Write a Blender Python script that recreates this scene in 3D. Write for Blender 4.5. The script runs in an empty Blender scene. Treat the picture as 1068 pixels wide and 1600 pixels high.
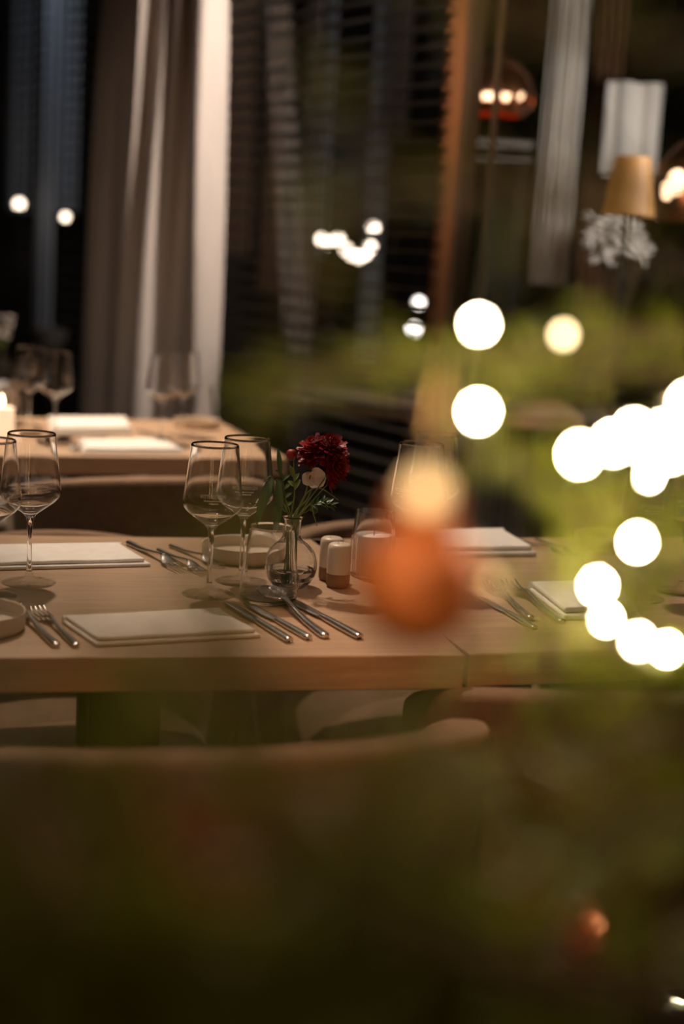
import bpy, bmesh, math, random
from mathutils import Vector, Matrix, noise
PI = math.pi
S = bpy.context.scene
COL = S.collection
rad = math.radians

# ------------------------------------------------------------------ camera
FPX, PITCH, ROLL, EYE = 50 / 36 * 1600, rad(10.2), rad(3.4), 1.25
CF = Vector((0, math.cos(PITCH), -math.sin(PITCH)))
_r0 = Vector((1, 0, 0)); _u0 = _r0.cross(CF)
CR = _r0 * math.cos(ROLL) + _u0 * math.sin(ROLL)
CU = -_r0 * math.sin(ROLL) + _u0 * math.cos(ROLL)
CO = Vector((0, 0, EYE))
cd = bpy.data.cameras.new('camera'); cam = bpy.data.objects.new('camera', cd); COL.objects.link(cam)
m3 = Matrix((CR, CU, -CF)).transposed()
cam.matrix_world = Matrix.Translation(CO) @ m3.to_4x4()
cd.sensor_fit = 'VERTICAL'; cd.sensor_height = 36; cd.lens = 50
cd.clip_start = 0.02
cd.dof.use_dof = True; cd.dof.focus_distance = 2.10; cd.dof.aperture_fstop = 1.8
S.camera = cam
S.cycles.transparent_max_bounces = 40
S.view_settings.view_transform = 'Standard'; S.view_settings.look = 'None'
S.view_settings.gamma = 1; S.view_settings.exposure = 0.0; S.view_settings.use_curve_mapping = False

# ------------------------------------------------------------------ world and lights
w = bpy.data.worlds.new('night'); S.world = w; w.use_nodes = True
w.node_tree.nodes['Background'].inputs[0].default_value = (0.30, 0.24, 0.18, 1)
w.node_tree.nodes['Background'].inputs[1].default_value = 0.002

def lamp(name, kind, loc, target, power, color, size=0.05, angle=70, blend=0.6, sy=None):
    l = bpy.data.lights.new(name, kind); o = bpy.data.objects.new(name, l); COL.objects.link(o)
    o.location = loc; l.energy = power; l.color = color
    d = (Vector(target) - Vector(loc)); o.rotation_euler = d.to_track_quat('-Z', 'Y').to_euler()
    if kind == 'SPOT': l.spot_size = rad(angle); l.spot_blend = blend; l.shadow_soft_size = size
    elif kind == 'AREA':
        l.shape = 'RECTANGLE'; l.size = size; l.size_y = sy or size
    else: l.shadow_soft_size = size
    return o
WARM = (1.0, 0.72, 0.47); WARM2 = (1.0, 0.79, 0.61); COOLW = (1.0, 0.86, 0.76)
lamp('ceiling_spot_over_front_table', 'SPOT', (-0.55, 3.05, 2.75), (-0.02, 2.0, 0.75), 150, WARM2, 0.05, 86, 0.8)
lamp('ceiling_spot_over_back_table', 'SPOT', (-0.95, 4.2, 2.75), (-0.6, 3.6, 0.75), 330, WARM2, 0.05, 50, 0.7)
lamp('ceiling_spot_on_curtain', 'SPOT', (0.27, 3.62, 2.9), (-0.66, 5.05, 1.65), 260, COOLW, 0.04, 70, 1.0)
lamp('added_spot_on_window_post', 'SPOT', (0.02, 2.95, 2.85), (0.27, 3.95, 1.8), 130, (1.0, 0.62, 0.36), 0.04, 28, 1.0)  # added spot, put in to brighten the brown window post
lamp('added_strip_behind_camera', 'AREA', (-0.75, -1.5, 1.75), (-0.2, 2.4, 0.75), 2.2, (1.0, 0.56, 0.25), 0.085, sy=1.2)  # added unseen strip: warm fill and vertical reflections in the glasses
lamp('added_strip_behind_camera', 'AREA', (-0.15, -1.7, 1.75), (-0.1, 2.4, 0.75), 2.2, (1.0, 0.56, 0.25), 0.085, sy=1.2)  # second added strip, same fill and glass reflections
lamp('added_spot_on_near_chairs', 'SPOT', (0.0, 0.10, 2.8), (0.0, 1.52, 0.82), 125, (1.0, 0.46, 0.16), 0.06, 21, 1.0)  # added spot, cone kept narrow to light the chair backs, not the foliage
lamp('added_blue_strip', 'AREA', (-2.6, 0.6, 1.6), (-0.2, 2.2, 0.9), 0.8, (0.25, 0.55, 1.0), 0.06, sy=1.0)  # added cool strip, there only for a bluish highlight
for k, (x, y) in enumerate(((-1.5, 1.4), (-.8, 1.2), (-.1, 1.3), (-1.4, 2.6), (-.1, 2.7), (-1.7, 3.6), (.1, .9))):
    lamp('added_glint_spot', 'SPOT', (x, y, 2.85), (x, y, 0), 7, WARM2, 0.05, 150, 0.3)  # added small spots, put in for glints on the glassware
lamp('added_spot_on_bauble', 'SPOT', (-0.30, -0.6, 2.6), (0.03, 0.55, 1.15), 105, WARM, 0.06, 14, 1.0)  # added narrow spot that brightens the bauble
lamp('added_spot_on_low_foliage', 'SPOT', (-0.5, -0.9, 2.7), (0.02, 0.45, 0.98), 3, WARM, 0.06, 24, 1.0)  # added weak spot that brings out the lower foliage

# ------------------------------------------------------------------ pixel helpers (used to measure the place)
def ray(px, py): return CF + CR * ((px - 534) / FPX) - CU * ((py - 800) / FPX)
def at(px, py, depth): return CO + ray(px, py) * depth
def onz(px, py, z):
    d = ray(px, py); return CO + d * ((z - EYE) / d.z)
WALLP = Vector((-0.17, 4.6, 0)); WALLD = Vector((0.56, -0.83, 0)).normalized(); WALLN = Vector((-0.83, -0.56, 0)).normalized()
def onwall(px, py, off=0.0):
    d = ray(px, py); t = ((WALLP + WALLN * off - CO).dot(WALLN)) / d.dot(WALLN); return CO + d * t
def wall_s(px, py, off=0.0): return (onwall(px, py, off) - WALLP).dot(WALLD)
def wallpt(s, off, z):
    p = WALLP + WALLD * s + WALLN * off; return Vector((p.x, p.y, z))
TZ = 0.75

# ------------------------------------------------------------------ materials
def mat(name, color, rough=0.6, metal=0.0, **k):
    m = bpy.data.materials.new(name); m.use_nodes = True
    b = m.node_tree.nodes['Principled BSDF']
    b.inputs['Base Color'].default_value = (*color, 1); b.inputs['Roughness'].default_value = rough
    b.inputs['Metallic'].default_value = metal
    for a, v in k.items(): b.inputs[a.replace('_', ' ')].default_value = v
    return m
def N(m, t, **k):
    n = m.node_tree.nodes.new(t)
    for a, v in k.items(): setattr(n, a, v)
    return n
def bump(m, scale, strength, dist=0.002, stretch=(1, 1, 1), detail=4):
    nt = m.node_tree; b = nt.nodes['Principled BSDF']
    tc = N(m, 'ShaderNodeTexCoord'); mp = N(m, 'ShaderNodeMapping'); mp.inputs['Scale'].default_value = stretch
    no = N(m, 'ShaderNodeTexNoise'); no.inputs['Scale'].default_value = scale; no.inputs['Detail'].default_value = detail
    bp = N(m, 'ShaderNodeBump'); bp.inputs['Strength'].default_value = strength; bp.inputs['Distance'].default_value = dist
    nt.links.new(tc.outputs['Object'], mp.inputs[0]); nt.links.new(mp.outputs[0], no.inputs['Vector'])
    nt.links.new(no.outputs['Fac'], bp.inputs['Height']); nt.links.new(bp.outputs[0], b.inputs['Normal'])
    return no
def mottled(name, c1, c2, scale, rough=0.6, stretch=(1, 1, 1), bs=0.3, bd=0.001, detail=6, bscale=None, metal=0.0):
    m = mat(name, c1, rough, metal); nt = m.node_tree; b = nt.nodes['Principled BSDF']
    no = bump(m, bscale or scale, bs, bd, stretch)
    n2 = N(m, 'ShaderNodeTexNoise'); n2.inputs['Scale'].default_value = scale; n2.inputs['Detail'].default_value = detail
    nt.links.new(no.inputs['Vector'].links[0].from_socket, n2.inputs['Vector'])
    r = N(m, 'ShaderNodeValToRGB'); r.color_ramp.elements[0].position = 0.3; r.color_ramp.elements[1].position = 0.7
    r.color_ramp.elements[0].color = (*c1, 1); r.color_ramp.elements[1].color = (*c2, 1)
    nt.links.new(n2.outputs['Fac'], r.inputs[0]); nt.links.new(r.outputs[0], b.inputs['Base Color'])
    return m
def emit(name, color, strength):
    m = mat(name, (0, 0, 0), 0.5); b = m.node_tree.nodes['Principled BSDF']
    b.inputs['Emission Color'].default_value = (*color, 1); b.inputs['Emission Strength'].default_value = strength
    return m
def glassmat(name, color=(1, 1, 1), ior=1.45, rough=0.0):
    m = mat(name, color, rough); b = m.node_tree.nodes['Principled BSDF']
    b.inputs['Transmission Weight'].default_value = 1; b.inputs['IOR'].default_value = ior
    return m
def panemat(name, tint=(1, 1, 1), ior=1.45):
    m = bpy.data.materials.new(name); m.use_nodes = True; nt = m.node_tree
    nt.nodes.remove(nt.nodes['Principled BSDF']); out = nt.nodes['Material Output']
    t = N(m, 'ShaderNodeBsdfTransparent'); t.inputs[0].default_value = (*tint, 1)
    g = N(m, 'ShaderNodeBsdfGlossy'); g.inputs['Roughness'].default_value = 0.01
    lw = N(m, 'ShaderNodeLayerWeight'); lw.inputs[0].default_value = 0.5
    pw = N(m, 'ShaderNodeMath', operation='POWER'); pw.inputs[1].default_value = 5
    f = N(m, 'ShaderNodeMath', operation='MULTIPLY_ADD'); f.inputs[1].default_value = 0.96; f.inputs[2].default_value = 0.035
    nt.links.new(lw.outputs['Facing'], pw.inputs[0]); nt.links.new(pw.outputs[0], f.inputs[0])
    x = N(m, 'ShaderNodeMixShader')
    nt.links.new(f.outputs[0], x.inputs[0]); nt.links.new(t.outputs[0], x.inputs[1]); nt.links.new(g.outputs[0], x.inputs[2])
    nt.links.new(x.outputs[0], out.inputs[0])
    return m
M = {}
M['oak'] = mottled('oak_wood', (0.36, 0.225, 0.135), (0.47, 0.31, 0.19), 9, 0.5, (1.0, 14, 14), 0.15, 0.0006)
M['oak_edge'] = mottled('oak_edge', (0.40, 0.19, 0.075), (0.48, 0.24, 0.10), 9, 0.5, (1.0, 10, 10), 0.15, 0.0006)
M['black_steel'] = mat('black_steel', (0.012, 0.011, 0.010), 0.55, 0.3)
M['linen'] = mottled('white_linen', (0.76, 0.70, 0.63), (0.82, 0.77, 0.70), 60, 0.9, (1, 1, 1), 0.25, 0.0006, bscale=900)
M['taupe'] = mottled('taupe_fabric', (0.145, 0.082, 0.044), (0.19, 0.11, 0.062), 45, 0.95, (1, 1, 1), 0.8, 0.0015, bscale=420)
M['grey_fabric'] = mottled('grey_fabric', (0.24, 0.20, 0.17), (0.31, 0.26, 0.22), 45, 0.95, (1, 1, 1), 0.8, 0.0015, bscale=420)
for k in ('taupe', 'grey_fabric'):
    b = M[k].node_tree.nodes['Principled BSDF']; b.inputs['Sheen Weight'].default_value = 0.3; b.inputs['Sheen Roughness'].default_value = 0.5
    b.inputs['Sheen Tint'].default_value = (0.9, 0.68, 0.48, 1)
M['drape'] = mottled('curtain_fabric', (0.52, 0.45, 0.40), (0.58, 0.50, 0.44), 30, 0.95, (1, 1, 0.2), 0.4, 0.0008, bscale=500)
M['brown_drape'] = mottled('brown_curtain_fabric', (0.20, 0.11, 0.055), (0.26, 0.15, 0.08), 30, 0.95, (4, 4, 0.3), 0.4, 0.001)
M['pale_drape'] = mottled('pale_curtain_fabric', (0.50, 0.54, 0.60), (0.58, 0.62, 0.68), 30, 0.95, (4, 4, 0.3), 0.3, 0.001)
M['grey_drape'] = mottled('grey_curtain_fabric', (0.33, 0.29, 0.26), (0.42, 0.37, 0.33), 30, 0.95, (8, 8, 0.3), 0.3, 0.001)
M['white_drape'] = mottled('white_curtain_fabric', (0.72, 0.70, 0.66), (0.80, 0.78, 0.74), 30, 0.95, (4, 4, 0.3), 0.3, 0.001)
M['slat'] = mottled('dark_wood_slat', (0.020, 0.014, 0.009), (0.035, 0.024, 0.015), 8, 0.5, (1, 30, 30), 0.1, 0.0004)
M['cord'] = mat('dark_cord', (0.01, 0.009, 0.008), 0.8)
M['copper_post'] = mottled('brown_window_post', (0.27, 0.13, 0.065), (0.33, 0.165, 0.085), 10, 0.45, (30, 30, 0.6), 0.1, 0.0004)
M['alu'] = mat('grey_metal_profile', (0.32, 0.25, 0.19), 0.35, 0.8)
M['pane'] = panemat('window_pane_glass')
M['glass'] = glassmat('clear_glass')
M['thin_glass'] = panemat('thin_clear_glass', (0.975, 0.97, 0.96), 1.5)
M['water'] = glassmat('water', (1, 1, 1), 1.33)
M['etch'] = mat('etched_glass', (0.50, 0.44, 0.37), 0.9)
M['steel'] = mat('polished_steel', (0.70, 0.66, 0.62), 0.24, 1.0)
M['cream_glaze'] = mottled('cream_glaze', (0.66, 0.53, 0.40), (0.72, 0.59, 0.46), 14, 0.35, (1, 1, 1), 0.05, 0.0004)
M['clay'] = mottled('raw_brown_clay', (0.23, 0.125, 0.065), (0.29, 0.165, 0.09), 60, 0.85, (1, 1, 1), 0.3, 0.0004)
M['wax'] = mat('white_wax', (0.86, 0.80, 0.74), 0.5, 0, Subsurface_Weight=0.3); M['wax'].node_tree.nodes['Principled BSDF'].inputs['Subsurface Radius'].default_value = (0.01, 0.006, 0.004)
M['wick'] = mat('wick', (0.03, 0.02, 0.015), 0.9)
M['flame'] = emit('candle_flame', (1.0, 0.62, 0.33), 24)
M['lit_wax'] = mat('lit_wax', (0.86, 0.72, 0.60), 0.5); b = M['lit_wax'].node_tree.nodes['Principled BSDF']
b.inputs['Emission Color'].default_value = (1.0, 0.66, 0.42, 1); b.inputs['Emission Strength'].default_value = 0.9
M['red'] = mottled('deep_red_petal', (0.13, 0.003, 0.005), (0.36, 0.008, 0.010), 40, 0.5, (1, 1, 1), 0.1, 0.0003)
M['pink_white'] = mottled('cream_petal', (0.80, 0.68, 0.60), (0.86, 0.74, 0.66), 30, 0.55, (1, 1, 1), 0.1, 0.0003)
M['stem'] = mottled('green_stem', (0.12, 0.16, 0.035), (0.17, 0.21, 0.05), 30, 0.55, (1, 1, 1), 0.1, 0.0003)
M['leaf'] = mottled('green_leaf', (0.045, 0.085, 0.020), (0.075, 0.125, 0.032), 30, 0.45, (1, 1, 1), 0.15, 0.0004)
M['pale_leaf'] = mottled('pale_green_leaf', (0.16, 0.20, 0.045), (0.22, 0.26, 0.07), 30, 0.5, (1, 1, 1), 0.15, 0.0004)
M['needle'] = mottled('fir_needle', (0.13, 0.15, 0.006), (0.20, 0.215, 0.009), 18, 0.42, (1, 1, 1), 0.1, 0.0002)
M['bark'] = mottled('fir_twig', (0.075, 0.045, 0.020), (0.11, 0.068, 0.03), 40, 0.85, (1, 1, 1), 0.4, 0.0008)
M['cable'] = mat('dark_green_cable', (0.012, 0.02, 0.008), 0.5)
M['bulb'] = emit('fairy_bulb', (1.0, 0.80, 0.50), 230)
M['dim_bulb'] = emit('dim_fairy_bulb', (1.0, 0.74, 0.38), 15)
M['faint_bulb'] = emit('faint_fairy_bulb', (1.0, 0.60, 0.24), 2.8)
M['copper'] = mat('copper', (0.72, 0.30, 0.14), 0.30, 1.0)
M['matt_copper'] = mat('matt_copper', (0.78, 0.22, 0.05), 0.55, 0.15)
M['gold'] = mat('gold_cap', (0.80, 0.55, 0.22), 0.3, 1.0)
M['floor'] = mottled('dark_wood_floor', (0.030, 0.020, 0.013), (0.045, 0.030, 0.019), 6, 0.5, (1, 10, 1), 0.1, 0.0006)
M['plaster'] = mottled('dark_plaster', (0.045, 0.036, 0.028), (0.055, 0.044, 0.034), 12, 0.9)
M['black_wood'] = mottled('black_wood', (0.010, 0.008, 0.006), (0.018, 0.014, 0.010), 10, 0.5, (1, 8, 8), 0.1, 0.0004)
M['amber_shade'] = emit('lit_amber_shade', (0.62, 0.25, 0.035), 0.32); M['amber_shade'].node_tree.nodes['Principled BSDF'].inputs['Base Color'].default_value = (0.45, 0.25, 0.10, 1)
M['globe'] = emit('lit_globe', (1.0, 0.80, 0.62), 7)
M['cool_globe'] = emit('lit_cool_globe', (1.0, 0.90, 0.82), 6)
M['glow_bulb'] = emit('glowing_filament_bulb', (1.0, 0.62, 0.36), 5)
M['rail'] = mat('pale_rail', (0.34, 0.31, 0.29), 0.5, 0.2)

# ------------------------------------------------------------------ mesh helpers
class MB:
    def __init__(s): s.v = []; s.f = []
    def add(s, vs, fs):
        o = len(s.v); s.v += [tuple(v) for v in vs]; s.f += [tuple(i + o for i in f) for f in fs]
    def box(s, c, d, R=None):
        c = Vector(c); vs = []
        for x in (-.5, .5):
            for y in (-.5, .5):
                for z in (-.5, .5):
                    p = Vector((x * d[0], y * d[1], z * d[2]))
                    vs.append(c + (R @ p if R else p))
        s.add(vs, [(0, 1, 3, 2), (4, 6, 7, 5), (0, 4, 5, 1), (2, 3, 7, 6), (0, 2, 6, 4), (1, 5, 7, 3)])
    def lathe(s, prof, n=48, cap=True, c=(0, 0, 0)):
        vs = []; fs = []
        for (r, z) in prof:
            for k in range(n):
                a = 2 * PI * k / n; vs.append((c[0] + r * math.cos(a), c[1] + r * math.sin(a), c[2] + z))
        for i in range(len(prof) - 1):
            for k in range(n):
                k2 = (k + 1) % n; fs.append((i * n + k, i * n + k2, (i + 1) * n + k2, (i + 1) * n + k))
        if cap:
            fs.append(tuple(range(n - 1, -1, -1))); fs.append(tuple((len(prof) - 1) * n + k for k in range(n)))
        s.add(vs, fs)
    def tube(s, pts, rr, n=8, cap=True):
        pts = [Vector(p) for p in pts]; m = len(pts)
        if not hasattr(rr, '__len__'): rr = [rr] * m
        vs = []; fs = []; up = None
        for i, p in enumerate(pts):
            t = (pts[min(i + 1, m - 1)] - pts[max(i - 1, 0)]).normalized()
            if up is None: up = Vector((0, 0, 1)) if abs(t.z) < .9 else Vector((1, 0, 0))
            a = t.cross(up).normalized(); up = a.cross(t).normalized()
            for k in range(n):
                q = 2 * PI * k / n; vs.append(p + (a * math.cos(q) + up * math.sin(q)) * rr[i])
        for i in range(m - 1):
            for k in range(n):
                k2 = (k + 1) % n; fs.append((i * n + k, (i + 1) * n + k, (i + 1) * n + k2, i * n + k2))
        if cap:
            fs.append(tuple(range(n))); fs.append(tuple((m - 1) * n + k for k in range(n - 1, -1, -1)))
        s.add(vs, fs)
    def grid(s, P, nu, nv, closed_u=False, two=False):
        vs = [P(i, j) for i in range(nu) for j in range(nv)]; fs = []
        for i in range(nu - (0 if closed_u else 1)):
            for j in range(nv - 1):
                i2 = (i + 1) % nu
                fs.append((i * nv + j, i2 * nv + j, i2 * nv + j + 1, i * nv + j + 1))
        s.add(vs, fs)
    def sheet(s, P, nu, nv, thick):
        """a closed sheet: P(i,j)->Vector front, thickened along its normals"""
        g = [[Vector(P(i, j)) for j in range(nv)] for i in range(nu)]
        fr = []; bk = []
        for i in range(nu):
            for j in range(nv):
                a = g[min(i + 1, nu - 1)][j] - g[max(i - 1, 0)][j]; b = g[i][min(j + 1, nv - 1)] - g[i][max(j - 1, 0)]
                n = a.cross(b)
                n = n.normalized() if n.length > 1e-12 else Vector((0, 0, 1))
                fr.append(g[i][j] + n * thick / 2); bk.append(g[i][j] - n * thick / 2)
        K = nu * nv; fs = []
        for i in range(nu - 1):
            for j in range(nv - 1):
                q = (i * nv + j, (i + 1) * nv + j, (i + 1) * nv + j + 1, i * nv + j + 1)
                fs.append(q); fs.append(tuple(K + x for x in reversed(q)))
        bd = [i * nv for i in range(nu)] + [(nu - 1) * nv + j for j in range(1, nv)] + [i * nv + nv - 1 for i in range(nu - 2, -1, -1)] + [j for j in range(nv - 2, 0, -1)]
        for a, b in zip(bd, bd[1:] + bd[:1]): fs.append((b, a, K + a, K + b))
        s.add(fr + bk, fs)
    def build(s, name, m, parent=None, smooth=40, bevel=0, sub=0, loc=None, world=False):
        me = bpy.data.meshes.new(name)
        off = Vector((0, 0, 0))
        if world and parent: off = wloc(parent)
        if loc is not None: off = Vector(loc)
        me.from_pydata([tuple(Vector(v) - off) for v in s.v], [], s.f); me.update()
        bm = bmesh.new(); bm.from_mesh(me); bmesh.ops.recalc_face_normals(bm, faces=bm.faces); bm.to_mesh(me); bm.free()
        if smooth:
            me.polygons.foreach_set('use_smooth', [True] * len(me.polygons))
            try: me.set_sharp_from_angle(angle=rad(smooth))
            except Exception: pass
        me.materials.append(m if not isinstance(m, str) else M[m])
        o = bpy.data.objects.new(name, me); COL.objects.link(o)
        if parent: o.parent = parent
        if loc is not None: o.location = loc if not parent else Vector(loc) - wloc(parent)
        if bevel:
            b = o.modifiers.new('bevel', 'BEVEL'); b.width = bevel; b.segments = 3; b.limit_method = 'ANGLE'; b.angle_limit = rad(40)
        if sub:
            b = o.modifiers.new('sub', 'SUBSURF'); b.levels = sub; b.render_levels = sub
        return o
def wloc(o):
    l = Vector(o.location)
    while o.parent: o = o.parent; l = l + Vector(o.location)
    return l
def tag(o, label=None, cat=None, group=None, kind=None):
    if label: o['label'] = label
    if cat: o['category'] = cat
    if group: o['group'] = group
    if kind: o['kind'] = kind
    return o
def empty(name, loc, label=None, cat=None, group=None, rz=0, kind=None):
    o = bpy.data.objects.new(name, None); COL.objects.link(o); o.empty_display_size = 0.05
    o.location = loc; o.rotation_euler = (0, 0, rz)
    return tag(o, label, cat, group, kind)
KIDS = {}
def dup(root, loc, rz=0, label=None, group=None, scale=None):
    r = root.copy(); COL.objects.link(r); r.location = loc; r.rotation_euler = (0, 0, rz)
    if scale: r.scale = (scale,) * 3
    if label: r['label'] = label
    if group: r['group'] = group
    for ch in list(root.children):
        c = ch.copy(); COL.objects.link(c); c.parent = r
        for g in list(ch.children):
            d = g.copy(); COL.objects.link(d); d.parent = c
    return r
def catmull(P, n):
    P = [Vector(p) for p in P]; out = []
    for i in range(len(P) - 1):
        a, b, c, d = P[max(i - 1, 0)], P[i], P[i + 1], P[min(i + 2, len(P) - 1)]
        for k in range(n):
            t = k / n
            out.append(0.5 * ((2 * b) + (c - a) * t + (2 * a - 5 * b + 4 * c - d) * t * t + (3 * b - a - 3 * c + d) * t ** 3))
    out.append(P[-1]); return out
def rounded_slab(mb, L, W, T, c=(0, 0, 0), r=0.004): mb.box(c, (L, W, T))

# ------------------------------------------------------------------ the setting
m = MB(); m.box((0, 5, -0.05), (14, 20, 0.1)); tag(m.build('floor', 'floor', smooth=0), kind='structure')
m = MB(); m.box((0, 5, 3.15), (14, 20, 0.1)); tag(m.build('ceiling', 'plaster', smooth=0), kind='structure')
m = MB(); m.box((0, -5.05, 1.55), (14, 0.1, 3.1)); tag(m.build('wall_behind_camera', 'plaster', smooth=0), kind='structure')
m = MB(); m.box((-7.05, 5, 1.55), (0.1, 20, 3.1)); tag(m.build('wall_left', 'plaster', smooth=0), kind='structure')
m = MB(); m.box((7.05, 5, 1.55), (0.1, 20, 3.1)); tag(m.build('wall_right', 'plaster', smooth=0), kind='structure')
m = MB(); m.box((0, 15.05, 1.55), (14, 0.1, 3.1)); tag(m.build('wall_far', 'plaster', smooth=0), kind='structure')

RW = Matrix((WALLD, WALLN, Vector((0, 0, 1)))).transposed()
def wbox(mb, s0, s1, o0, o1, z0, z1): mb.box(wallpt((s0 + s1) / 2, (o0 + o1) / 2, (z0 + z1) / 2), (s1 - s0, o1 - o0, z1 - z0), RW)
sL = wall_s(-160, 400); sC = wall_s(215, 400); sM = wall_s(683, 300); sM2 = wall_s(712, 300); sP = wall_s(722, 300); sS = wall_s(753, 400); sR = wall_s(753, 400) + 1.6
def window(name, s0, s1):
    e = empty(name, wallpt((s0 + s1) / 2, 0, 0), kind='structure')
    p = MB(); wbox(p, s0 + .01, s1 - .01, -.006, 0.0, .05, 3.02); p.build('pane', 'pane', e, 0, world=True)
    f = MB(); wbox(f, s0, s1, -.04, .02, 0, .06); wbox(f, s0, s1, -.04, .02, 3.0, 3.1); f.build('window_frame', 'black_wood', e, 0, world=True)
    return e
window('window_1', sL, sC); window('window_2', sC, sM); window('window_3', sM2, sR)
m = MB(); wbox(m, sM, sM2, -.05, .012, 0, 3.1); tag(m.build('trim_1', 'copper_post', smooth=0, bevel=.003), kind='structure')
m = MB()
wbox(m, sM2 + .006, sM2 + .016, -.04, .006, 0, 3.1); wbox(m, sM2 + .022, sM2 + .028, -.04, .012, 0, 3.1)
tag(m.build('trim_2', 'alu', smooth=0, bevel=.002), kind='structure')
m = MB(); wbox(m, sS, sS + .008, -.012, .006, 0, 3.1); tag(m.build('trim_3', 'alu', smooth=0, bevel=.002), kind='structure')

def blind(name, s0, s1, label, z0=0.12, z1=2.9, off=0.045, pitch=0.05, group=None):
    e = empty(name, wallpt((s0 + s1) / 2, off, 0), label, 'blind', group)
    n = int((z1 - z0) / pitch); sl = MB()
    for k in range(n):
        z = z0 + k * pitch
        P = lambda i, j: wallpt(s0 + (s1 - s0) * i, off + (j / 4 - .5) * .05, z + .004 * (1 - ((j - 2) / 2) ** 2) + .0015 * math.sin(k * 2.3))
        sl.sheet(P, 2, 5, .0025)
    sl.build('slat_panel', 'slat', e, 50, world=True)
    h = MB(); wbox(h, s0, s1, off - .03, off + .03, z1, z1 + .08); h.build('head_rail', 'slat', e, 0, world=True)
    c = MB()
    L = s1 - s0
    for q in ([.12, .5, .88] if L > .5 else [.3]):
        for oo in (-.026, .026): c.tube([wallpt(s0 + L * q, off + oo, z0), wallpt(s0 + L * q, off + oo, z1)], .0012, 5)
    c.build('ladder_cord', 'cord', e, world=True)
    r = MB(); wbox(r, s0, s1, off - .026, off + .026, z0 - .035, z0 - .015); r.build('bottom_rail', 'slat', e, 0, world=True)
    return e
blind('venetian_blind', wall_s(347, 300, .045), wall_s(681, 300, .045) , 'wide dark slatted blind between the pale curtain and the brown window post')
blind('venetian_blind', wall_s(84, 200, .1), wall_s(158, 200, .1), 'narrow dark slatted blind directly left of the pale curtain')
blind('venetian_blind', wall_s(-60, 200, .1), wall_s(48, 200, .1), 'dark slatted blind at the far left edge, left of the bluish drape')

# pale curtain between the windows
KN = [(160, 122, 17, 17), (176, 138, 9, 11), (194, 158, 9, 10), (209, 172, 0, 7), (221, 178, -8, 1), (247, 203, 8, 4), (256, 209, -6, -8), (271, 236, 3, -3), (278, 246, -7, 1), (298, 277, 8, 9), (312, 297, -10, -10), (334, 315, -3, -3), (361, 339, 8, 8)]
def curtain_mesh(KN, d0, pxr, slope, yA=0, yB=640, ztop=3.05, zbot=0.03, nz=26, sub=7, wav=.006):
    mb = MB(); top = []; bot = []
    for (a, b, o1, o2) in KN:
        for lst, px, py, o in ((top, a, yA, o1), (bot, b, yB, o2)):
            p = at(px, py, d0 + (pxr - px) * slope + o * .011); lst.append(p)
    T = catmull(top, sub); B = catmull(bot, sub)
    def P(i, j):
        t = j / (nz - 1); z = ztop + (zbot - ztop) * t
        a, b = T[i], B[i]; q = (a.z - z) / max(a.z - b.z, 1e-6)
        q = max(-0.35, min(1.25, q)); p = a.lerp(b, q)
        return Vector((p.x + wav * math.sin(z * 3 + i * .35), p.y + wav * math.cos(z * 2.3 + i * .3), z))
    mb.sheet(P, len(T), nz, .003); return mb
c = curtain_mesh(KN, 4.66, 350, .0031)
e = empty('curtain', at(240, 640, 5.1) * Vector((1, 1, 0)) if False else Vector((at(240, 640, 5.1).x, at(240, 640, 5.1).y, 0)), 'floor-length pale beige curtain gathered in folds between the two slatted windows', 'curtain')
c.build('drape', 'drape', e, 60, world=True)
r = MB(); r.tube([wallpt(wall_s(100, 0) - .1, .2, 3.05), wallpt(wall_s(380, 0) + .1, .2, 3.05)], .014, 10); r.build('curtain_rod', 'black_steel', e, world=True)

# ------------------------------------------------------------------ tables
UA = rad(20.5); UU = Vector((math.cos(UA), math.sin(UA), 0)); UV = Vector((-math.sin(UA), math.cos(UA), 0))
def table(name, corner, ang, L, W, label, T=.046, legs=((.3, .2), (.3, .5))):
    """corner = near-right corner on the floor plan; the table runs left (-u) and away (+v)"""
    u = Vector((math.cos(ang), math.sin(ang), 0)); v = Vector((-math.sin(ang), math.cos(ang), 0))
    e = empty(name, (corner.x, corner.y, 0), label, 'table', rz=ang)
    t = MB(); t.box((-L / 2, W / 2, TZ - T / 2), (L, W, T)); t.build('table_top', 'oak', e, 0, bevel=.0025)
    for (a, b) in legs:
        l = MB(); l.box((-a, b, (TZ - T) / 2 + .003), (.095, .095, TZ - T - .006)); l.build('leg', 'black_steel', e, 0, bevel=.002)
    for a in sorted(set(x[0] for x in legs)):
        f = MB(); f.box((-a, W / 2, .008), (.10, W - .12, .012)); f.build('foot', 'black_steel', e, 0, bevel=.002)
    return e, u, v
cA = onz(727, 1024, TZ); cA.z = 0
fl = onz(0, 1027, TZ)
angA = math.atan2(cA.y - fl.y, cA.x - fl.x)
WA = .735
pl = onz(191, 1100, .62)
def leg_uv(c, ang, p): d = Vector((p.x - c.x, p.y - c.y, 0)); u = Vector((math.cos(ang), math.sin(ang), 0)); v = Vector((-u.y, u.x, 0)); return d.dot(u), d.dot(v)
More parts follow.
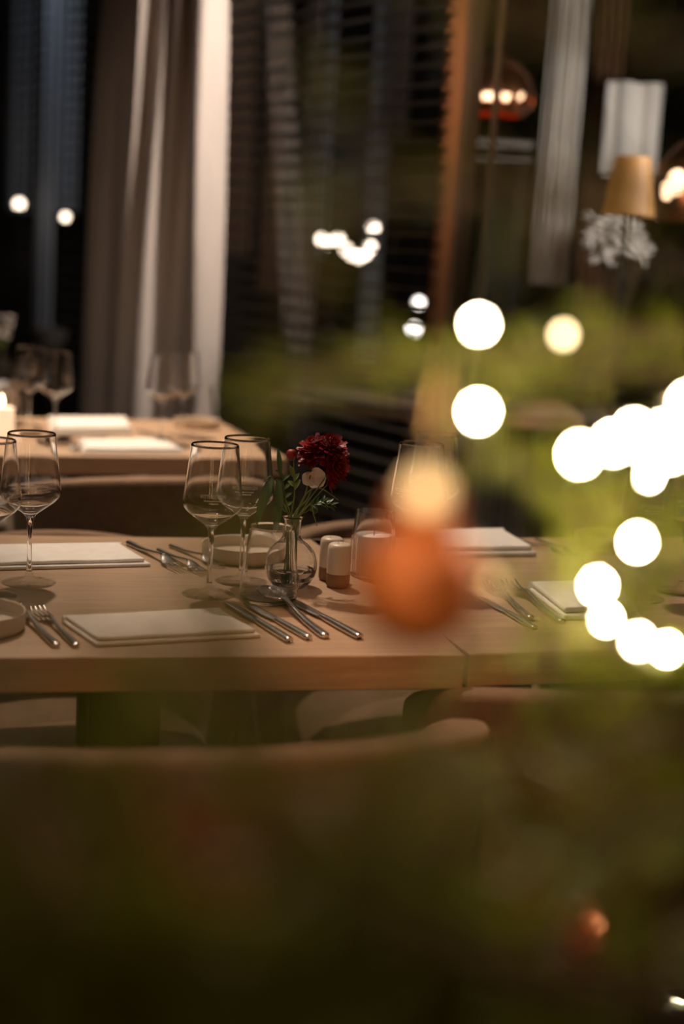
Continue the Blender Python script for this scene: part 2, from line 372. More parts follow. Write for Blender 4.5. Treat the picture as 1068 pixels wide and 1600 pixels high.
# find where the visible leg's front stands: 0.30 m behind the front edge
lp = at(191, 1100, 1.98); lu, lv = leg_uv(cA, angA, lp)
table('dining_table', cA, angA, 1.60, WA, 'light oak dining table set with wine glasses, candle and flower vase in the foreground', legs=((-lu, .2), (-lu, .54), (1.60 + lu, .2), (1.60 + lu, .54)))
cB0 = onz(729.5, 1022, TZ)
angB = rad(18.6); uB = Vector((math.cos(angB), math.sin(angB), 0))
cB = Vector((cB0.x, cB0.y, 0)) + uB * 1.2
table('dining_table', cB, angB, 1.196, WA, 'light oak dining table pushed against the right end of the foreground table', legs=((.3, .2), (.3, .54), (.9, .2), (.9, .54)))
cC = onz(450, 716, TZ); cC.z = 0
c1 = onz(95, 712, TZ); angC = math.atan2(cC.y - c1.y, cC.x - c1.x)
table('dining_table', cC, angC, 1.5, .72, 'oak dining table behind the taupe chairs, in front of the pale curtain', legs=((.42, .2), (.42, .52), (1.2, .2), (1.2, .52)))
cD = onz(38, 618, TZ); cD.z = 0
table('dining_table', cD, angC, 1.2, .72, 'oak dining table farthest back, at the left edge by the slatted window', legs=((.15, .2), (.15, .52), (1.0, .2), (1.0, .52)))

# ------------------------------------------------------------------ chairs
def make_chair(label, fabric, R=.25, h_top=.775, h_side=.66, arc=200, T=.05, zb=.36):
    e = empty('upholstered_chair', (0, 0, 0), label, 'chair')
    b = MB(); nu = 41; nv = 17
    def P(i, j):
        t = i / (nu - 1) * 2 - 1; a = rad(90) + t * rad(arc / 2)
        top = h_side + (h_top - h_side) * (math.cos(t * PI / 2) ** 0.6 if abs(t) < 1 else 0)
        z = zb + (top - zb) * (j / (nv - 1))
        rr = R + .035 * ((z - zb) / .4) + .008 * math.sin(PI * j / (nv - 1))
        return Vector((rr * math.cos(a) * 1.0, rr * math.sin(a) * .92, z))
    b.sheet(P, nu, nv, T)
    o = b.build('backrest', fabric, e, 80)
    bv = o.modifiers.new('bevel', 'BEVEL'); bv.width = .022; bv.segments = 4; bv.limit_method = 'ANGLE'; bv.angle_limit = rad(50)
    s = MB(); n = 48
    s.lathe([(.02, .36), (.215, .362), (.236, .375), (.243, .405), (.236, .438), (.215, .455), (.12, .468), (.01, .472)], n, True); s.build('seat', fabric, e, 60)
    sk = MB(); sk.lathe([(.19, .335), (.20, .335), (.20, .362), (.19, .362)], 36); sk.build('seat_frame', 'black_wood', e, 40)
    for sx in (-1, 1):
        for sy in (-1, 1):
            l = MB(); l.tube([(sx * .15, sy * .15, .36), (sx * .20, sy * .20, .002)], [.019, .011], 12); l.build('leg', 'black_wood', e)
    return e
ch = make_chair('taupe rounded chair at the back table, its broad back facing the camera', 'taupe')
def put_chair(o, px, py, depth, face, label, hs=1.0):
    """top centre of backrest at pixel px,py; face = direction the sitter looks"""
    p = at(px, py, depth); rz = face - rad(-90)
    off = Vector((0, .92 * .287, 0)); off.rotate(Matrix.Rotation(rz, 3, 'Z'))
    o.location = (p.x - off.x, p.y - off.y, 0); o.rotation_euler = (0, 0, rz); o['label'] = label
    o.scale = (hs, 1, p.z / .775)
    return o
AWAY = rad(90) + UA; TOWARD = rad(-90) + UA
put_chair(ch, 275, 746, 3.02, AWAY, 'taupe rounded chair at the back table, broad back seen between both tables')
def another(px, py, d, face, label, fabric=None, hs=1.0):
    o = dup(ch, (0, 0, 0)); put_chair(o, px, py, d, face, label, hs)
    if fabric:
        for c in o.children:
            if c.name.split('.')[0] in ('backrest', 'seat'):
                c.data = c.data.copy(); c.data.materials[0] = M[fabric]
    return o
another(75, 829, 2.62, TOWARD, 'rounded taupe chair on the far side of the foreground table, behind the left wine glasses')
another(600, 813, 2.86, TOWARD + rad(-8), 'rounded chair on the far side, top peeking out behind the candle holder and shakers')
another(474, 1172, 1.42, AWAY, 'nearest chair, back to the camera, its wide top rim below the foreground table', 'taupe', 1.0)
another(1110, 1086, 1.75, AWAY + rad(-6), 'near chair with its back to the camera, right of the nearest one, behind fir branches', 'taupe', 1.0)
another(120, 748, 4.45, TOWARD, 'grey chair on the far side of the back table, seen below its top', 'grey_fabric')

# ------------------------------------------------------------------ tableware makers
def glass_profile(outer, wall):
    """outer: list of (r,z) bottom to top of a cup; returns closed outer+inner profile"""
    return outer
def make_wine_glass(label, h=.222):
    e = empty('wine_glass', (0, 0, 0), label, 'glass')
    ft = MB(); ft.lathe([(.0005, 0), (.0385, 0), (.0395, .0008), (.0390, .0018), (.030, .0030), (.018, .0048), (.009, .0078), (.0055, .0120), (.0042, .0180)], 64)
    ft.build('foot', 'thin_glass', e, 60)
    st = MB(); st.lathe([(.0042, .0181), (.0036, .030), (.0034, .050), (.0036, .075), (.0043, .090), (.0060, .0985)], 32); st.build('stem', 'glass', e, 60)
    outer = [(.0060, .0986), (.0105, .1040), (.0200, .1110), (.0330, .1205), (.0412, .1290), (.0438, .1360), (.0432, .1440), (.0410, .1620), (.0385, .1830), (.0360, .2050), (.0345, h - .0004)]
    inner = [(.0339, h), (.0334, h - .0004)] + [(r - .0011, z) for r, z in reversed(outer[3:-1])] + [(.0185, .1135), (.0085, .1078), (.0005, .1068)]
    bo = catmull([(r, 0, z) for r, z in outer], 5); bi = catmull([(r, 0, z) for r, z in inner], 4)
    bw = MB(); bw.lathe([(max(p.x, .0004), p.z) for p in bo + bi], 72)
    bowl = bw.build('bowl', 'glass', e, 60)
    # etched name on the bowl
    t = text_mesh('WITTENBERGEN', .0076, 'BOLD'); lm = MB()
    vs, fs = t; zc = .1495; out = []
    for (x, y) in vs:
        z = zc + y; r = .0410 + (.1620 - z) / .018 * .0022 + .00015; a = -PI / 2 + x * .66 / r
        out.append((r * math.cos(a), r * math.sin(a), z))
    lm.add(out, fs)
    for (x0, x1, z) in ((-.013, .013, .1462), (-.005, .008, .1425)):
        pts = []
        for k in range(13):
            x = x0 + (x1 - x0) * k / 12; a = -PI / 2 + x / .0434
            for dz in (-.0008, .0008): pts.append((.0436 * math.cos(a), .0436 * math.sin(a), z + dz))
        lm.add(pts, [(2 * k, 2 * k + 2, 2 * k + 3, 2 * k + 1) for k in range(12)])
    lm.build('etched_lettering', 'etch', bowl, 0)
    return e
def text_mesh(s, size, style=None):
    cu = bpy.data.curves.new('lettering', 'FONT'); cu.body = s; cu.size = size; cu.align_x = 'CENTER'; cu.space_character = 1.02; cu.offset = size * .012
    o = bpy.data.objects.new('lettering', cu); COL.objects.link(o)
    dg = bpy.context.evaluated_depsgraph_get(); me = o.evaluated_get(dg).to_mesh()
    vs = [(v.co.x, v.co.y) for v in me.vertices]; fs = [tuple(p.vertices) for p in me.polygons]
    bpy.data.objects.remove(o); bpy.data.curves.remove(cu)
    return vs, fs
wg = make_wine_glass('front', .222)
WG_GROUP = 'etched wine glasses on the tables'
def facing(p): return math.atan2(p.y, p.x) - PI / 2
def place(o, px, py, label, rz=None, z=TZ, first=False, scale=None, turn=0):
    p = onz(px, py, z)
    a = facing(p) if rz is None else rz
    if first:
        o.location = (p.x, p.y, z + .0003); o.rotation_euler = (0, 0, a + turn); o['label'] = label
        return o
    return dup(o, (p.x, p.y, z + .0003), a + turn, label, scale=scale)
wg['group'] = WG_GROUP
place(wg, 326, 929, 'wine glass with etched name standing in front, left of the round flower vase', first=True)
place(wg, 376, 909, 'wine glass close behind the front one, overlapped by drooping willow leaves')
place(wg, 45, 911, 'wine glass standing near the left edge beside the folded napkin', turn=.5)
place(wg, -18, 932, 'wine glass cut off by the left edge of the picture', turn=.9)
place(wg, 644, 912, 'wine glass right of the candle holder, partly behind the copper bauble', turn=-.6)
place(wg, 669, 885, 'wine glass farther back, overlapped by the one behind the copper bauble', turn=-1.2)
place(wg, 997, 935, 'wine glass on the right table, left one of the pair behind the light cluster', turn=.2)
place(wg, 1062, 925, 'wine glass at the right edge, right one of the pair behind the light cluster')
place(wg, 45, 674, 'blurred wine glass on the back table, left one of the left pair', turn=2)
place(wg, 85, 686, 'blurred wine glass on the back table, right one of the left pair', turn=2.2)
place(wg, 252, 690, 'blurred wine glass on the back table before the curtain, left one of two', turn=2)
place(wg, 284, 681, 'blurred wine glass on the back table, right one', turn=1.4)

def make_tumbler(label, r0, r1, h, wall=.0010, base=.0045):
    e = empty('water_tumbler', (0, 0, 0), label, 'glass')
    o = [(.0005, 0), (r0 * .82, 0), (r0 * .95, .003), (r0, .012), (r0 * .99, h * .3), (r0 + (r1 - r0) * .55, h * .6), (r1, h - .0005), (r1 - wall * .5, h), (r1 - wall, h - .0005)]
    i = [(r0 + (r1 - r0) * .55 - wall, h * .6), (r0 * .99 - wall, h * .3), (r0 - wall, .014), (r0 * .9 - wall, base + .001), (.0005, base)]
    q = catmull([(a, 0, z) for a, z in o + i], 3); t = MB(); t.lathe([(max(p.x, .0004), p.z) for p in q], 64); t.build('tumbler_body', 'glass', e, 60); return e
tb = make_tumbler('x', .0425, .0325, .107)
place(tb, 419, 938, 'clear water tumbler standing in front of the vase beside the spoon', first=True)
place(tb, 316, 657, 'blurred water tumbler on the back table beside the white dish', scale=.92)
place(tb, 16, 664, 'blurred water tumbler on the back table next to the glowing candle', scale=.92)

def make_vase():
    p = onz(452, 917, TZ)
    e = empty('flower_vase', (p.x, p.y, TZ + .0003), 'round clear glass bud vase with narrow neck, half filled with water', 'vase')
    out = [(.0005, 0), (.018, 0), (.025, .003), (.0345, .013), (.0395, .028), (.0395, .041), (.0350, .055), (.0255, .066), (.0165, .073), (.0130, .079), (.0122, .088), (.0125, .100), (.0140, .106), (.0162, .108)]
    bo = catmull([(r, 0, z) for r, z in out], 4); inn = [(max(p_.x - .0018, .0004), p_.z + (.0035 if p_.z < .01 else 0)) for p_ in reversed(bo)]
    m = MB(); m.lathe([(p_.x, p_.z) for p_ in bo] + [(.0158, .1092)] + inn, 64); m.build('vase_body', 'glass', e, 60)
    wpr = [(r - .0002, z) for r, z in reversed(inn) if z < .030]
    wm = MB(); wm.lathe([(max(r, .0004), z + .0002) for r, z in wpr] + [(.0005, wpr[-1][1] + .0004)], 64); wm.build('vase_water', 'water', e, 60)
    return e, p
vase, VP = make_vase()

def make_shaker(label):
    e = empty('salt_shaker', (0, 0, 0), label, 'shaker')
    b = MB(); b.lathe([(.0005, .0), (.0150, 0), (.0178, .003), (.0183, .010), (.0183, .0218)], 48); b.build('clay_base', 'clay', e, 50)
    t = MB(); t.lathe([(.0183, .0220), (.0184, .045), (.0180, .060), (.0168, .0655), (.0140, .0678), (.0005, .0684)], 48); tt = t.build('glazed_body', 'cream_glaze', e, 50)
    h = MB()
    for k in range(3): h.lathe([(.0009, .0686), (.0009, .0688), (.0004, .0689)], 8, c=(.005 * math.cos(k * 2.1), .005 * math.sin(k * 2.1), 0))
    h.build('pour_hole', 'wick', tt, 0)
    return e
sh = make_shaker('s'); sh['group'] = 'two-tone shakers'
place(sh, 527, 917, 'cream and brown ceramic shaker standing in front, right of its twin', first=True)
place(sh, 515, 906, 'cream and brown ceramic shaker behind, half hidden by its twin')

def make_candle_holder():
    p = onz(580, 899, TZ)
    e = empty('candle_holder', (p.x, p.y, TZ + .0003), 'clear glass candle holder with ribbed lower half beside the shakers', 'candle holder')
    n = 144; prof = [(.031, .0), (.0335, .003), (.0350, .012), (.0352, .055), (.0345, .066), (.0325, .085), (.0315, .1045)]
    m = MB()
    P = [(Vector((r, 0, z))) for r, z in prof]; P = catmull(P, 4); K = len(P)
    def G(i, j):
        a = 2 * PI * i / n
        if j < K: r, z = P[j].x, P[j].z; rib = .0011 * (0.5 + .5 * math.cos(a * 36)) * max(0, min(1, (.066 - z) / .006))
        else:
            q = P[2 * K - 1 - j]; r, z = q.x - .0022, max(q.z, .006); rib = 0
        r += rib; return Vector((r * math.cos(a), r * math.sin(a), z))
    m.grid(G, n, 2 * K, closed_u=True)
    o = len(m.v); m.v += [(0, 0, 0), (0, 0, .006)]
    for i in range(n):
        i2 = (i + 1) % n; m.f.append((o, i2 * 2 * K, i * 2 * K)); m.f.append((o + 1, i * 2 * K + 2 * K - 1, i2 * 2 * K + 2 * K - 1))
    m.build('ribbed_glass', 'glass', e, 50)
    c = empty('candle', (p.x, p.y, TZ + .0065), 'white pillar candle inside the ribbed glass holder', 'candle')
    b = MB(); b.lathe([(.0005, .0002), (.0285, .0002), (.0295, .002), (.0295, .058), (.0285, .0605), (.020, .0595), (.0005, .0585)], 48); b.build('wax_body', 'wax', c, 50)
    k = MB(); k.tube([(0, 0, .058), (.0005, 0, .064), (.0015, .0005, .069)], .0008, 6); k.build('wick', 'wick', c)
make_candle_holder()
def make_lit_candle():
    p = onz(2, 684, TZ)
    e = empty('candle', (p.x, p.y, TZ + .0003), 'glowing lit candle on the back table at the left edge', 'candle')
    b = MB(); b.lathe([(.0005, 0), (.030, 0), (.031, .002), (.031, .075), (.029, .077), (.0005, .073)], 40); b.build('wax_body', 'lit_wax', e, 50)
    f = MB(); f.lathe([(.0005, .080), (.004, .084), (.0055, .090), (.0045, .097), (.002, .105), (.0004, .110)], 16); f.build('flame', 'flame', e)
    k = MB(); k.tube([(0, 0, .073), (0, 0, .084)], .0008, 6); k.build('wick', 'wick', e)
make_lit_candle()

def make_dish(label, R=.07, H=.025):
    e = empty('bread_plate', (0, 0, 0), label, 'plate')
    m = MB(); m.lathe([(.0005, 0), (R * .90, 0), (R * .97, .002), (R, .007), (R * 1.005, H - .001), (R, H), (R * .975, H - .001), (R * .965, .009), (R * .9, .0065), (.0005, .0055)], 72)
    m.build('plate_body', 'cream_glaze', e, 40); return e
ds = make_dish('x')
place(ds, 381, 872, 'cream bread plate with upright rim behind the wine glasses', first=True)
place(ds, -47, 982, 'cream bread plate cut off at the left edge beside the forks')
place(ds, 957, 856, 'cream bread plate at the far edge of the right table behind the lights')
place(ds, 307, 668, 'blurred white bread plate on the back table under the tumbler', scale=.92)

# ------------------------------------------------------------------ napkins
def napkin(label, quad, z=TZ, T=.005, layers=2, seed=1, group=None, lift=.0):
    """quad: four points near-left, near-right, far-right, far-left"""
    rnd = random.Random(seed)
    c = sum(quad, Vector()) / 4; e = empty('napkin', (c.x, c.y, z + .0004), label, 'napkin', group)
    q = [p - c for p in quad]
    for k in range(layers):
        m = MB(); nu, nv = 22, 14; tk = T
        ins = .0 if k == 0 else rnd.uniform(.008, .016)
        dx = [rnd.uniform(-.003, .003) for _ in range(4)]
        def P(i, j):
            u = i / (nu - 1); v = j / (nv - 1)
            p = (q[0] * (1 - u) + q[1] * u) * (1 - v) + (q[3] * (1 - u) + q[2] * u) * v
            sc = 1 - ins / .12 * (1 if k else 0) * .6
            p = p * sc + (q[3] - q[0]).normalized() * (.004 * k)
            wob = .0011 * noise.noise(Vector((p.x * 28 + seed, p.y * 28, k * 3.1)))
            ed = min(u, 1 - u, v, 1 - v); 
            return Vector((p.x, p.y, tk / 2 + k * (tk + .0006) + (wob if k else max(wob, -.0002)) * (1 if k else .2) + (lift * u * (1 - v) if k else 0)))
        m.sheet(P, nu, nv, tk)
        o = m.build('folded_layer', 'linen', e, 80, bevel=tk * .42)
    # the fold that joins the layers along the far edge
    m = MB(); h = layers * T + .0006
    m.tube([Vector((p.x, p.y, h / 2)) for p in (q[3] * .985 , (q[3] + q[2]) * .5 * .985, q[2] * .985)], h / 2, 12); m.build('fold', 'linen', e, 80)
    return e
def nq(*pp, z=TZ): return [onz(x, y, z) for x, y in pp]
napkin('white folded napkin lying at the far left edge beyond the wine glass', nq((-30, 893), (236, 886), (190, 858), (-30, 862)), T=.0055, seed=3)
napkin('white folded napkin lying nearest the camera, left of the spoon and knives', nq((150, 1012), (408, 997), (345, 961), (95, 974)), T=.005, seed=4)
napkin('white folded napkin with pointed corner at the far edge behind the copper bauble', nq((640, 874), (838, 870), (785, 839), (650, 843)), T=.0085, seed=5)
napkin('white folded napkin right of the three forks, beside the string of lights', nq((880, 970), (1000, 968), (960, 921), (826, 926)), T=.0085, seed=6)
napkin('bright white napkin on the back table, nearer one in front of the cutlery', nq((130, 709), (289, 709), (255, 692), (122, 693)), T=.006, seed=7)
napkin('bright white napkin on the back table, farther one against the curtain', nq((80, 681), (208, 679), (196, 662), (74, 662)), T=.010, seed=8)
napkin('white napkin on the farthest table at the left edge', nq((-70, 613), (16, 613), (10, 603), (-70, 603)), T=.008, seed=9)

# ------------------------------------------------------------------ cutlery (lies along +x, business end at x = L, on z = 0)
def sweep(mb, st, n=10):
    vs = []; fs = []
    for (x, y, z, hw, ht) in st:
        for k in range(n):
            a = 2 * PI * k / n; ca, sa = math.cos(a), math.sin(a)
            vs.append((x, y + hw * math.copysign(abs(ca) ** .8, ca), z + ht * math.copysign(abs(sa) ** .8, sa)))
    for i in range(len(st) - 1):
        for k in range(n):
            k2 = (k + 1) % n; fs.append((i * n + k, i * n + k2, (i + 1) * n + k2, (i + 1) * n + k))
    fs.append(tuple(range(n - 1, -1, -1))); fs.append(tuple((len(st) - 1) * n + k for k in range(n)))
    mb.add(vs, fs)
def smooth_st(st, n=4):
    a = catmull([(s[0], s[1], s[2]) for s in st], n); b = catmull([(s[3], s[4], 0) for s in st], n)
    return [(p.x, p.y, p.z, max(q.x, .0004), max(q.y, .0004)) for p, q in zip(a, b)]
HANDLE = [(0, 0, .0035, .0035, .0028), (.004, 0, .0035, .0058, .0034), (.02, 0, .0035, .0060, .0034), (.06, 0, .0045, .0048, .0028), (.10, 0, .0085, .0034, .0022)]
def make_fork():
    e = empty('fork', (0, 0, 0), 'x', 'fork'); m = MB()
    sweep(m, smooth_st(HANDLE + [(.125, 0, .0115, .0032, .0019), (.135, 0, .0105, .0068, .0016), (.146, 0, .0070, .0108, .0013), (.156, 0, .0048, .0118, .0012)])); m.build('handle', 'steel', e, 50)
    for k in range(4):
        t = MB(); y = (k - 1.5) * .0068
        sweep(t, smooth_st([(.1555, y, .0049, .0018, .0011), (.170, y, .0040, .0016, .0011), (.185, y, .0052, .0014, .0010), (.198, y * .97, .0092, .0008, .0008)]), 8); t.build('tine', 'steel', e, 50)
    return e
def make_knife():
    e = empty('table_knife', (0, 0, 0), 'x', 'knife'); m = MB()
    sweep(m, smooth_st([(0, 0, .0045, .0045, .0036), (.004, 0, .0045, .0068, .0044), (.05, 0, .0045, .0072, .0044), (.095, 0, .0045, .0062, .0040), (.112, 0, .0045, .0055, .0034)])); m.build('handle', 'steel', e, 50)
    t = MB(); sweep(t, smooth_st([(.1115, 0, .0045, .0055, .0032), (.122, 0, .0042, .0080, .0016), (.16, .001, .0042, .0092, .0013), (.20, .001, .0042, .0090, .0011), (.218, .003, .0042, .0062, .0009), (.226, .006, .0042, .0015, .0007)])); t.build('blade', 'steel', e, 50)
    return e
def make_spoon():
    e = empty('soup_spoon', (0, 0, 0), 'x', 'spoon'); m = MB()
    sweep(m, smooth_st(HANDLE + [(.128, 0, .0125, .0036, .0020), (.140, 0, .0125, .0060, .0015)])); m.build('handle', 'steel', e, 50)
    b = MB(); nu, nv = 25, 17; 
    def P(i, j):
        r = j / (nv - 1); a = 2 * PI * i / (nu - 1)
        x = .168 + .033 * r * math.cos(a); y = .0215 * r * math.sin(a) * (1 - .10 * math.cos(a))
        return Vector((x, y, .0130 - .0105 * (1 - r * r) ** .8 - (.003 if math.cos(a) > .9 else 0) * 0))
    b.sheet(P, nu, nv, .0016); b.build('bowl', 'steel', e, 60)
    return e
fk, kn, sp = make_fork(), make_knife(), make_spoon()
LEN = {id(fk): .198, id(kn): .226, id(sp): .201}
USED = set()
def lay(o, tip, end, label, group=None, z=TZ, flip=False):
    a = onz(*end, z); b = onz(*tip, z); d = b - a
    s = max(.8, min(1.2, d.length / LEN[id(o)])); rz = math.atan2(d.y, d.x)
    if id(o) in USED: r = o.copy(); COL.objects.link(r); kids = [(c, c.copy()) for c in o.children]
    else: r = o; kids = []; USED.add(id(o))
    for c, c2 in kids: COL.objects.link(c2); c2.parent = r
    mid = (a + b) / 2; dn = d.normalized(); st = mid - dn * (LEN[id(o)] * s / 2)
    r.location = (st.x, st.y, z + .0004); r.rotation_euler = (0, 0, rz); r.scale = (s, s, s); r['label'] = label
    if group: r['group'] = group
    return r
G1 = 'forks behind the front wine glass'
lay(fk, (286, 895), (200, 851), 'fork behind the front wine glass, leftmost of three, next to the napkin', G1)
lay(fk, (322, 900), (247, 862), 'fork behind the front wine glass, middle of three', G1)
lay(fk, (346, 889), (266, 855), 'fork touching the cream plate, rightmost of three behind the front wine glass', G1)
lay(kn, (356, 945), (452, 1005), 'knife right next to the nearest napkin, blade against the cloth')
lay(kn, (386, 946), (482, 1001), 'knife between the napkin-side knife and the spoon')
lay(sp, (410, 927), (515, 1004), 'spoon with dark reflecting bowl in front of the water tumbler')
lay(kn, (452, 939), (561, 1000), 'bright knife right of the spoon, rightmost of the four pieces')
lay(fk, (20, 952), (88, 1013), 'dark fork between the left plate and the nearest napkin, left of two')
lay(fk, (58, 957), (119, 1013), 'dark fork beside the left corner of the nearest napkin, right of two')
lay(fk, (762, 917), (829, 970), 'fork left of the right-hand napkin, middle of three', 'forks left of the right napkin')
lay(fk, (791, 915), (880, 978), 'fork closest to the right-hand napkin, rightmost of three', 'forks left of the right napkin')
lay(kn, (757, 940), (827, 981), 'knife left of the forks beside the copper bauble, nearest the camera')
lay(fk, (905, 873), (838, 845), 'fork at the far edge of the right table, upper one right of the napkin')
lay(fk, (880, 870), (815, 848), 'fork at the far edge of the right table, tucked against the napkin')
lay(fk, (140, 706), (100, 690), 'blurred fork on the back table left of the nearer napkin', z=TZ)
lay(fk, (128, 709), (82, 692), 'blurred fork on the back table, outer one left of the nearer napkin', z=TZ)
lay(kn, (222, 676), (258, 686), 'blurred knife on the back table right of the farther napkin', z=TZ)
lay(sp, (104, 689), (150, 686), 'blurred shining spoon on the back table between the two white napkins', z=TZ)
lay(fk, (62, 670), (30, 662), 'blurred fork on the back table beside the glowing candle', z=TZ)

# ------------------------------------------------------------------ flowers in the vase
FD = VP.y  # depth plane of the bouquet
def fp(px, py, dd=0.0):
    d = ray(px, py); return CO + d * ((FD + dd) / d.y)
def petal(mb, base, direction, up, L, W, curl, n=5, thick=.0004, tipround=.75):
    d = direction.normalized(); s = d.cross(up)
    s = s.normalized() if s.length > 1e-5 else Vector((1, 0, 0)); u = s.cross(d).normalized()
    def P(i, j):
        t = i / (n - 1); wv = (j - 1) * W * (math.sin(PI * min(t * tipround + .12, 1)) ** .7 + .05)
        return base + d * (L * t) + u * (curl * L * t * t) + s * wv - u * (abs(j - 1) * -.12 * W)
    mb.sheet(P, n, 3, thick)
def bloom(parent, c, axis, R, seed, matname='red', layers=5, name='bloom'):
    rnd = random.Random(seed); mb = MB(); axis = axis.normalized()
    t1 = axis.orthogonal().normalized(); t2 = axis.cross(t1)
    for l in range(layers):
        f = l / max(layers - 1, 1); n = int(17 - 8 * f); el = rad(-12 + 88 * f)
        for k in range(n):
            a = 2 * PI * (k + rnd.random() * .5 + .5 * l) / n
            e2 = el + rnd.uniform(-.12, .12); d = (t1 * math.cos(a) + t2 * math.sin(a)) * math.cos(e2) + axis * math.sin(e2)
            L = R * (1 - .48 * f) * rnd.uniform(.88, 1.1)
            petal(mb, c + d * R * .06, d, axis, L, R * .15, .25 * (1 - f) + rnd.uniform(-.1, .15))
    return mb.build(name, matname, parent, 60, world=True)
def stemtube(pts, r0, r1, parent, name='stem', matname='stem'):
    P = catmull(pts, 6); mb = MB(); mb.tube(P, [r0 + (r1 - r0) * i / (len(P) - 1) for i in range(len(P))], 8); return mb.build(name, matname, parent, 60, world=True)
def leaf(mb, a, b, W, droop=.0, up=Vector((0, -0.6, .8)), n=9, thick=.0005):
    d = b - a; L = d.length; dn = d.normalized(); s = dn.cross(up).normalized(); u = s.cross(dn).normalized()
    def P(i, j):
        t = i / (n - 1); wv = (j - 2) / 2 * W * math.sin(PI * min(1, t * .92 + .06)) ** .8
        return a + d * t + u * (droop * L * math.sin(PI * t) + abs(j - 2) * W * .12) + s * wv
    mb.sheet(P, n, 5, thick)
NECK = Vector((VP.x, VP.y, TZ + .105)); BOT = Vector((VP.x, VP.y, TZ + .012))
def flower(name, label, cat, foot=(0, 0)): return empty(name, (VP.x + foot[0], VP.y + foot[1], TZ + .006), label, cat)
UPc = Vector((0, -1, .25))
f1 = flower('red_chrysanthemum', 'spray of deep red chrysanthemums leaning right in the round vase', 'flower', (.004, 0))
jn = fp(476, 775, -.004)
stemtube([BOT + Vector((.004, 0, 0)), NECK + Vector((.003, -.002, 0)), jn, fp(493, 706, 0)], .0016, .0011, f1)
stemtube([NECK + Vector((.005, 0, 0)), fp(487, 775, -.008), fp(518, 733, -.010)], .0012, .0009, f1)
stemtube([NECK + Vector((.006, -.002, 0)), fp(490, 780, -.012), fp(516, 752, -.014)], .0011, .0008, f1)
bloom(f1, fp(495, 703, .004), Vector((-.25, -.35, .9)), .030, 1)
bloom(f1, fp(519, 699, -.004), Vector((.35, -.5, .8)), .024, 2)
bloom(f1, fp(523, 727, -.010), Vector((.75, -.65, .15)), .026, 3)
bloom(f1, fp(484, 712, -.004), Vector((-.3, -.6, .4)), .020, 5)
bloom(f1, fp(517, 752, -.014), Vector((.85, -.3, .15)), .015, 4, layers=3, name='half_open_bloom')
f2 = flower('red_bud', 'small closed dark red bud on its own stem, left of the big blooms', 'flower', (-.006, 0))
stemtube([BOT + Vector((-.005, 0, 0)), NECK + Vector((-.003, 0, 0)), fp(460, 770, 0), fp(458, 718, 0)], .0013, .001, f2)
b = MB(); bc = fp(455, 711, 0); b.lathe([(.0004, -.008), (.005, -.007), (.0078, -.001), (.0075, .004), (.005, .008), (.0005, .0085)], 16, c=bc); b.build('bud', 'red', f2, 60, world=True)
b = MB()
for (a_, c_) in (((458, 745), (452, 727)), ((459, 752), (468, 740)), ((460, 765), (470, 750)), ((459, 760), (449, 752))): leaf(b, fp(*a_, 0), fp(*c_, -.003), .0042, .1)
b.build('leaf', 'pale_leaf', f2, 60, world=True)
f3 = flower('cream_flower', 'cream white open flower tucked below the red blooms', 'flower', (0, .005))
stemtube([BOT + Vector((0, .005, 0)), NECK + Vector((0, .003, 0)), fp(480, 780, .006), fp(490, 752, .004)], .0014, .001, f3)
b = MB(); cc = fp(492, 747, .002)
for k, (dx, dz, L, W) in enumerate(((.9, -.2, .020, .011), (.5, .75, .021, .011), (-.35, .6, .014, .008), (-.9, -.05, .024, .010), (.1, -.9, .016, .010), (-.5, -.5, .013, .008))): petal(b, cc, Vector((dx, -.45 + .1 * (k % 3), dz)), Vector((0, -1, .1)), L, W, .25, 7)
b.build('petals', 'pink_white', f3, 60, world=True)
f4 = flower('willow_sprig', 'drooping willow leaf sprig hanging over the tumbler left of the vase', 'leaf sprig', (-.010, -.004))
stemtube([BOT + Vector((-.009, -.004, 0)), NECK + Vector((-.006, -.003, 0)), fp(432, 770, -.02), fp(424, 745, -.03), fp(412, 752, -.04)], .0012, .0008, f4)
for (a_, c_, W) in (((424, 746, -.03), (410, 800, -.05), .0068), ((418, 752, -.035), (402, 824, -.05), .0062), ((433, 750, -.02), (438, 800, -.03), .006), ((436, 780, -.02), (430, 834, -.035), .0066), ((438, 745, -.015), (434, 700, -.01), .004)):
    b = MB(); leaf(b, fp(*a_), fp(*c_), W, .1); b.build('leaf', 'leaf', f4, 60, world=True)
f5 = flower('fern_leaf_sprig', 'dark feathery green sprig spreading right below the red blooms', 'leaf sprig', (.009, .003))
stemtube([BOT + Vector((.009, .003, 0)), NECK + Vector((.007, .002, 0)), fp(478, 800, 0), fp(498, 786, 0), fp(515, 793, -.004)], .0012, .0006, f5)
b = MB()
rnd = random.Random(5)
for k in range(22):
    t = k / 21; ax, ay = 480 + 36 * t, 797 - 12 * math.sin(PI * t * .8); an = rnd.uniform(-1.2, 1.2)
    leaf(b, fp(ax, ay, 0), fp(ax + 14 * math.cos(an), ay + 12 * math.sin(an), rnd.uniform(-.01, .01)), .0026, .1, n=5)
b.build('leaflets', 'leaf', f5, 60, world=True)
f6 = flower('grass_blade', 'thin arching grass blades leaning right out of the vase', 'grass', (.010, -.005))
stemtube([BOT + Vector((.009, -.005, 0)), NECK + Vector((.005, -.004, 0)), fp(478, 772, -.02), fp(500, 763, -.02), fp(528, 781, -.02)], .0011, .0007, f6, 'blade', 'pale_leaf')
stemtube([NECK + Vector((.004, -.006, 0)), fp(484, 788, -.025), fp(490, 805, -.03), fp(495, 822, -.03)], .0013, .0006, f6, 'blade', 'pale_leaf')
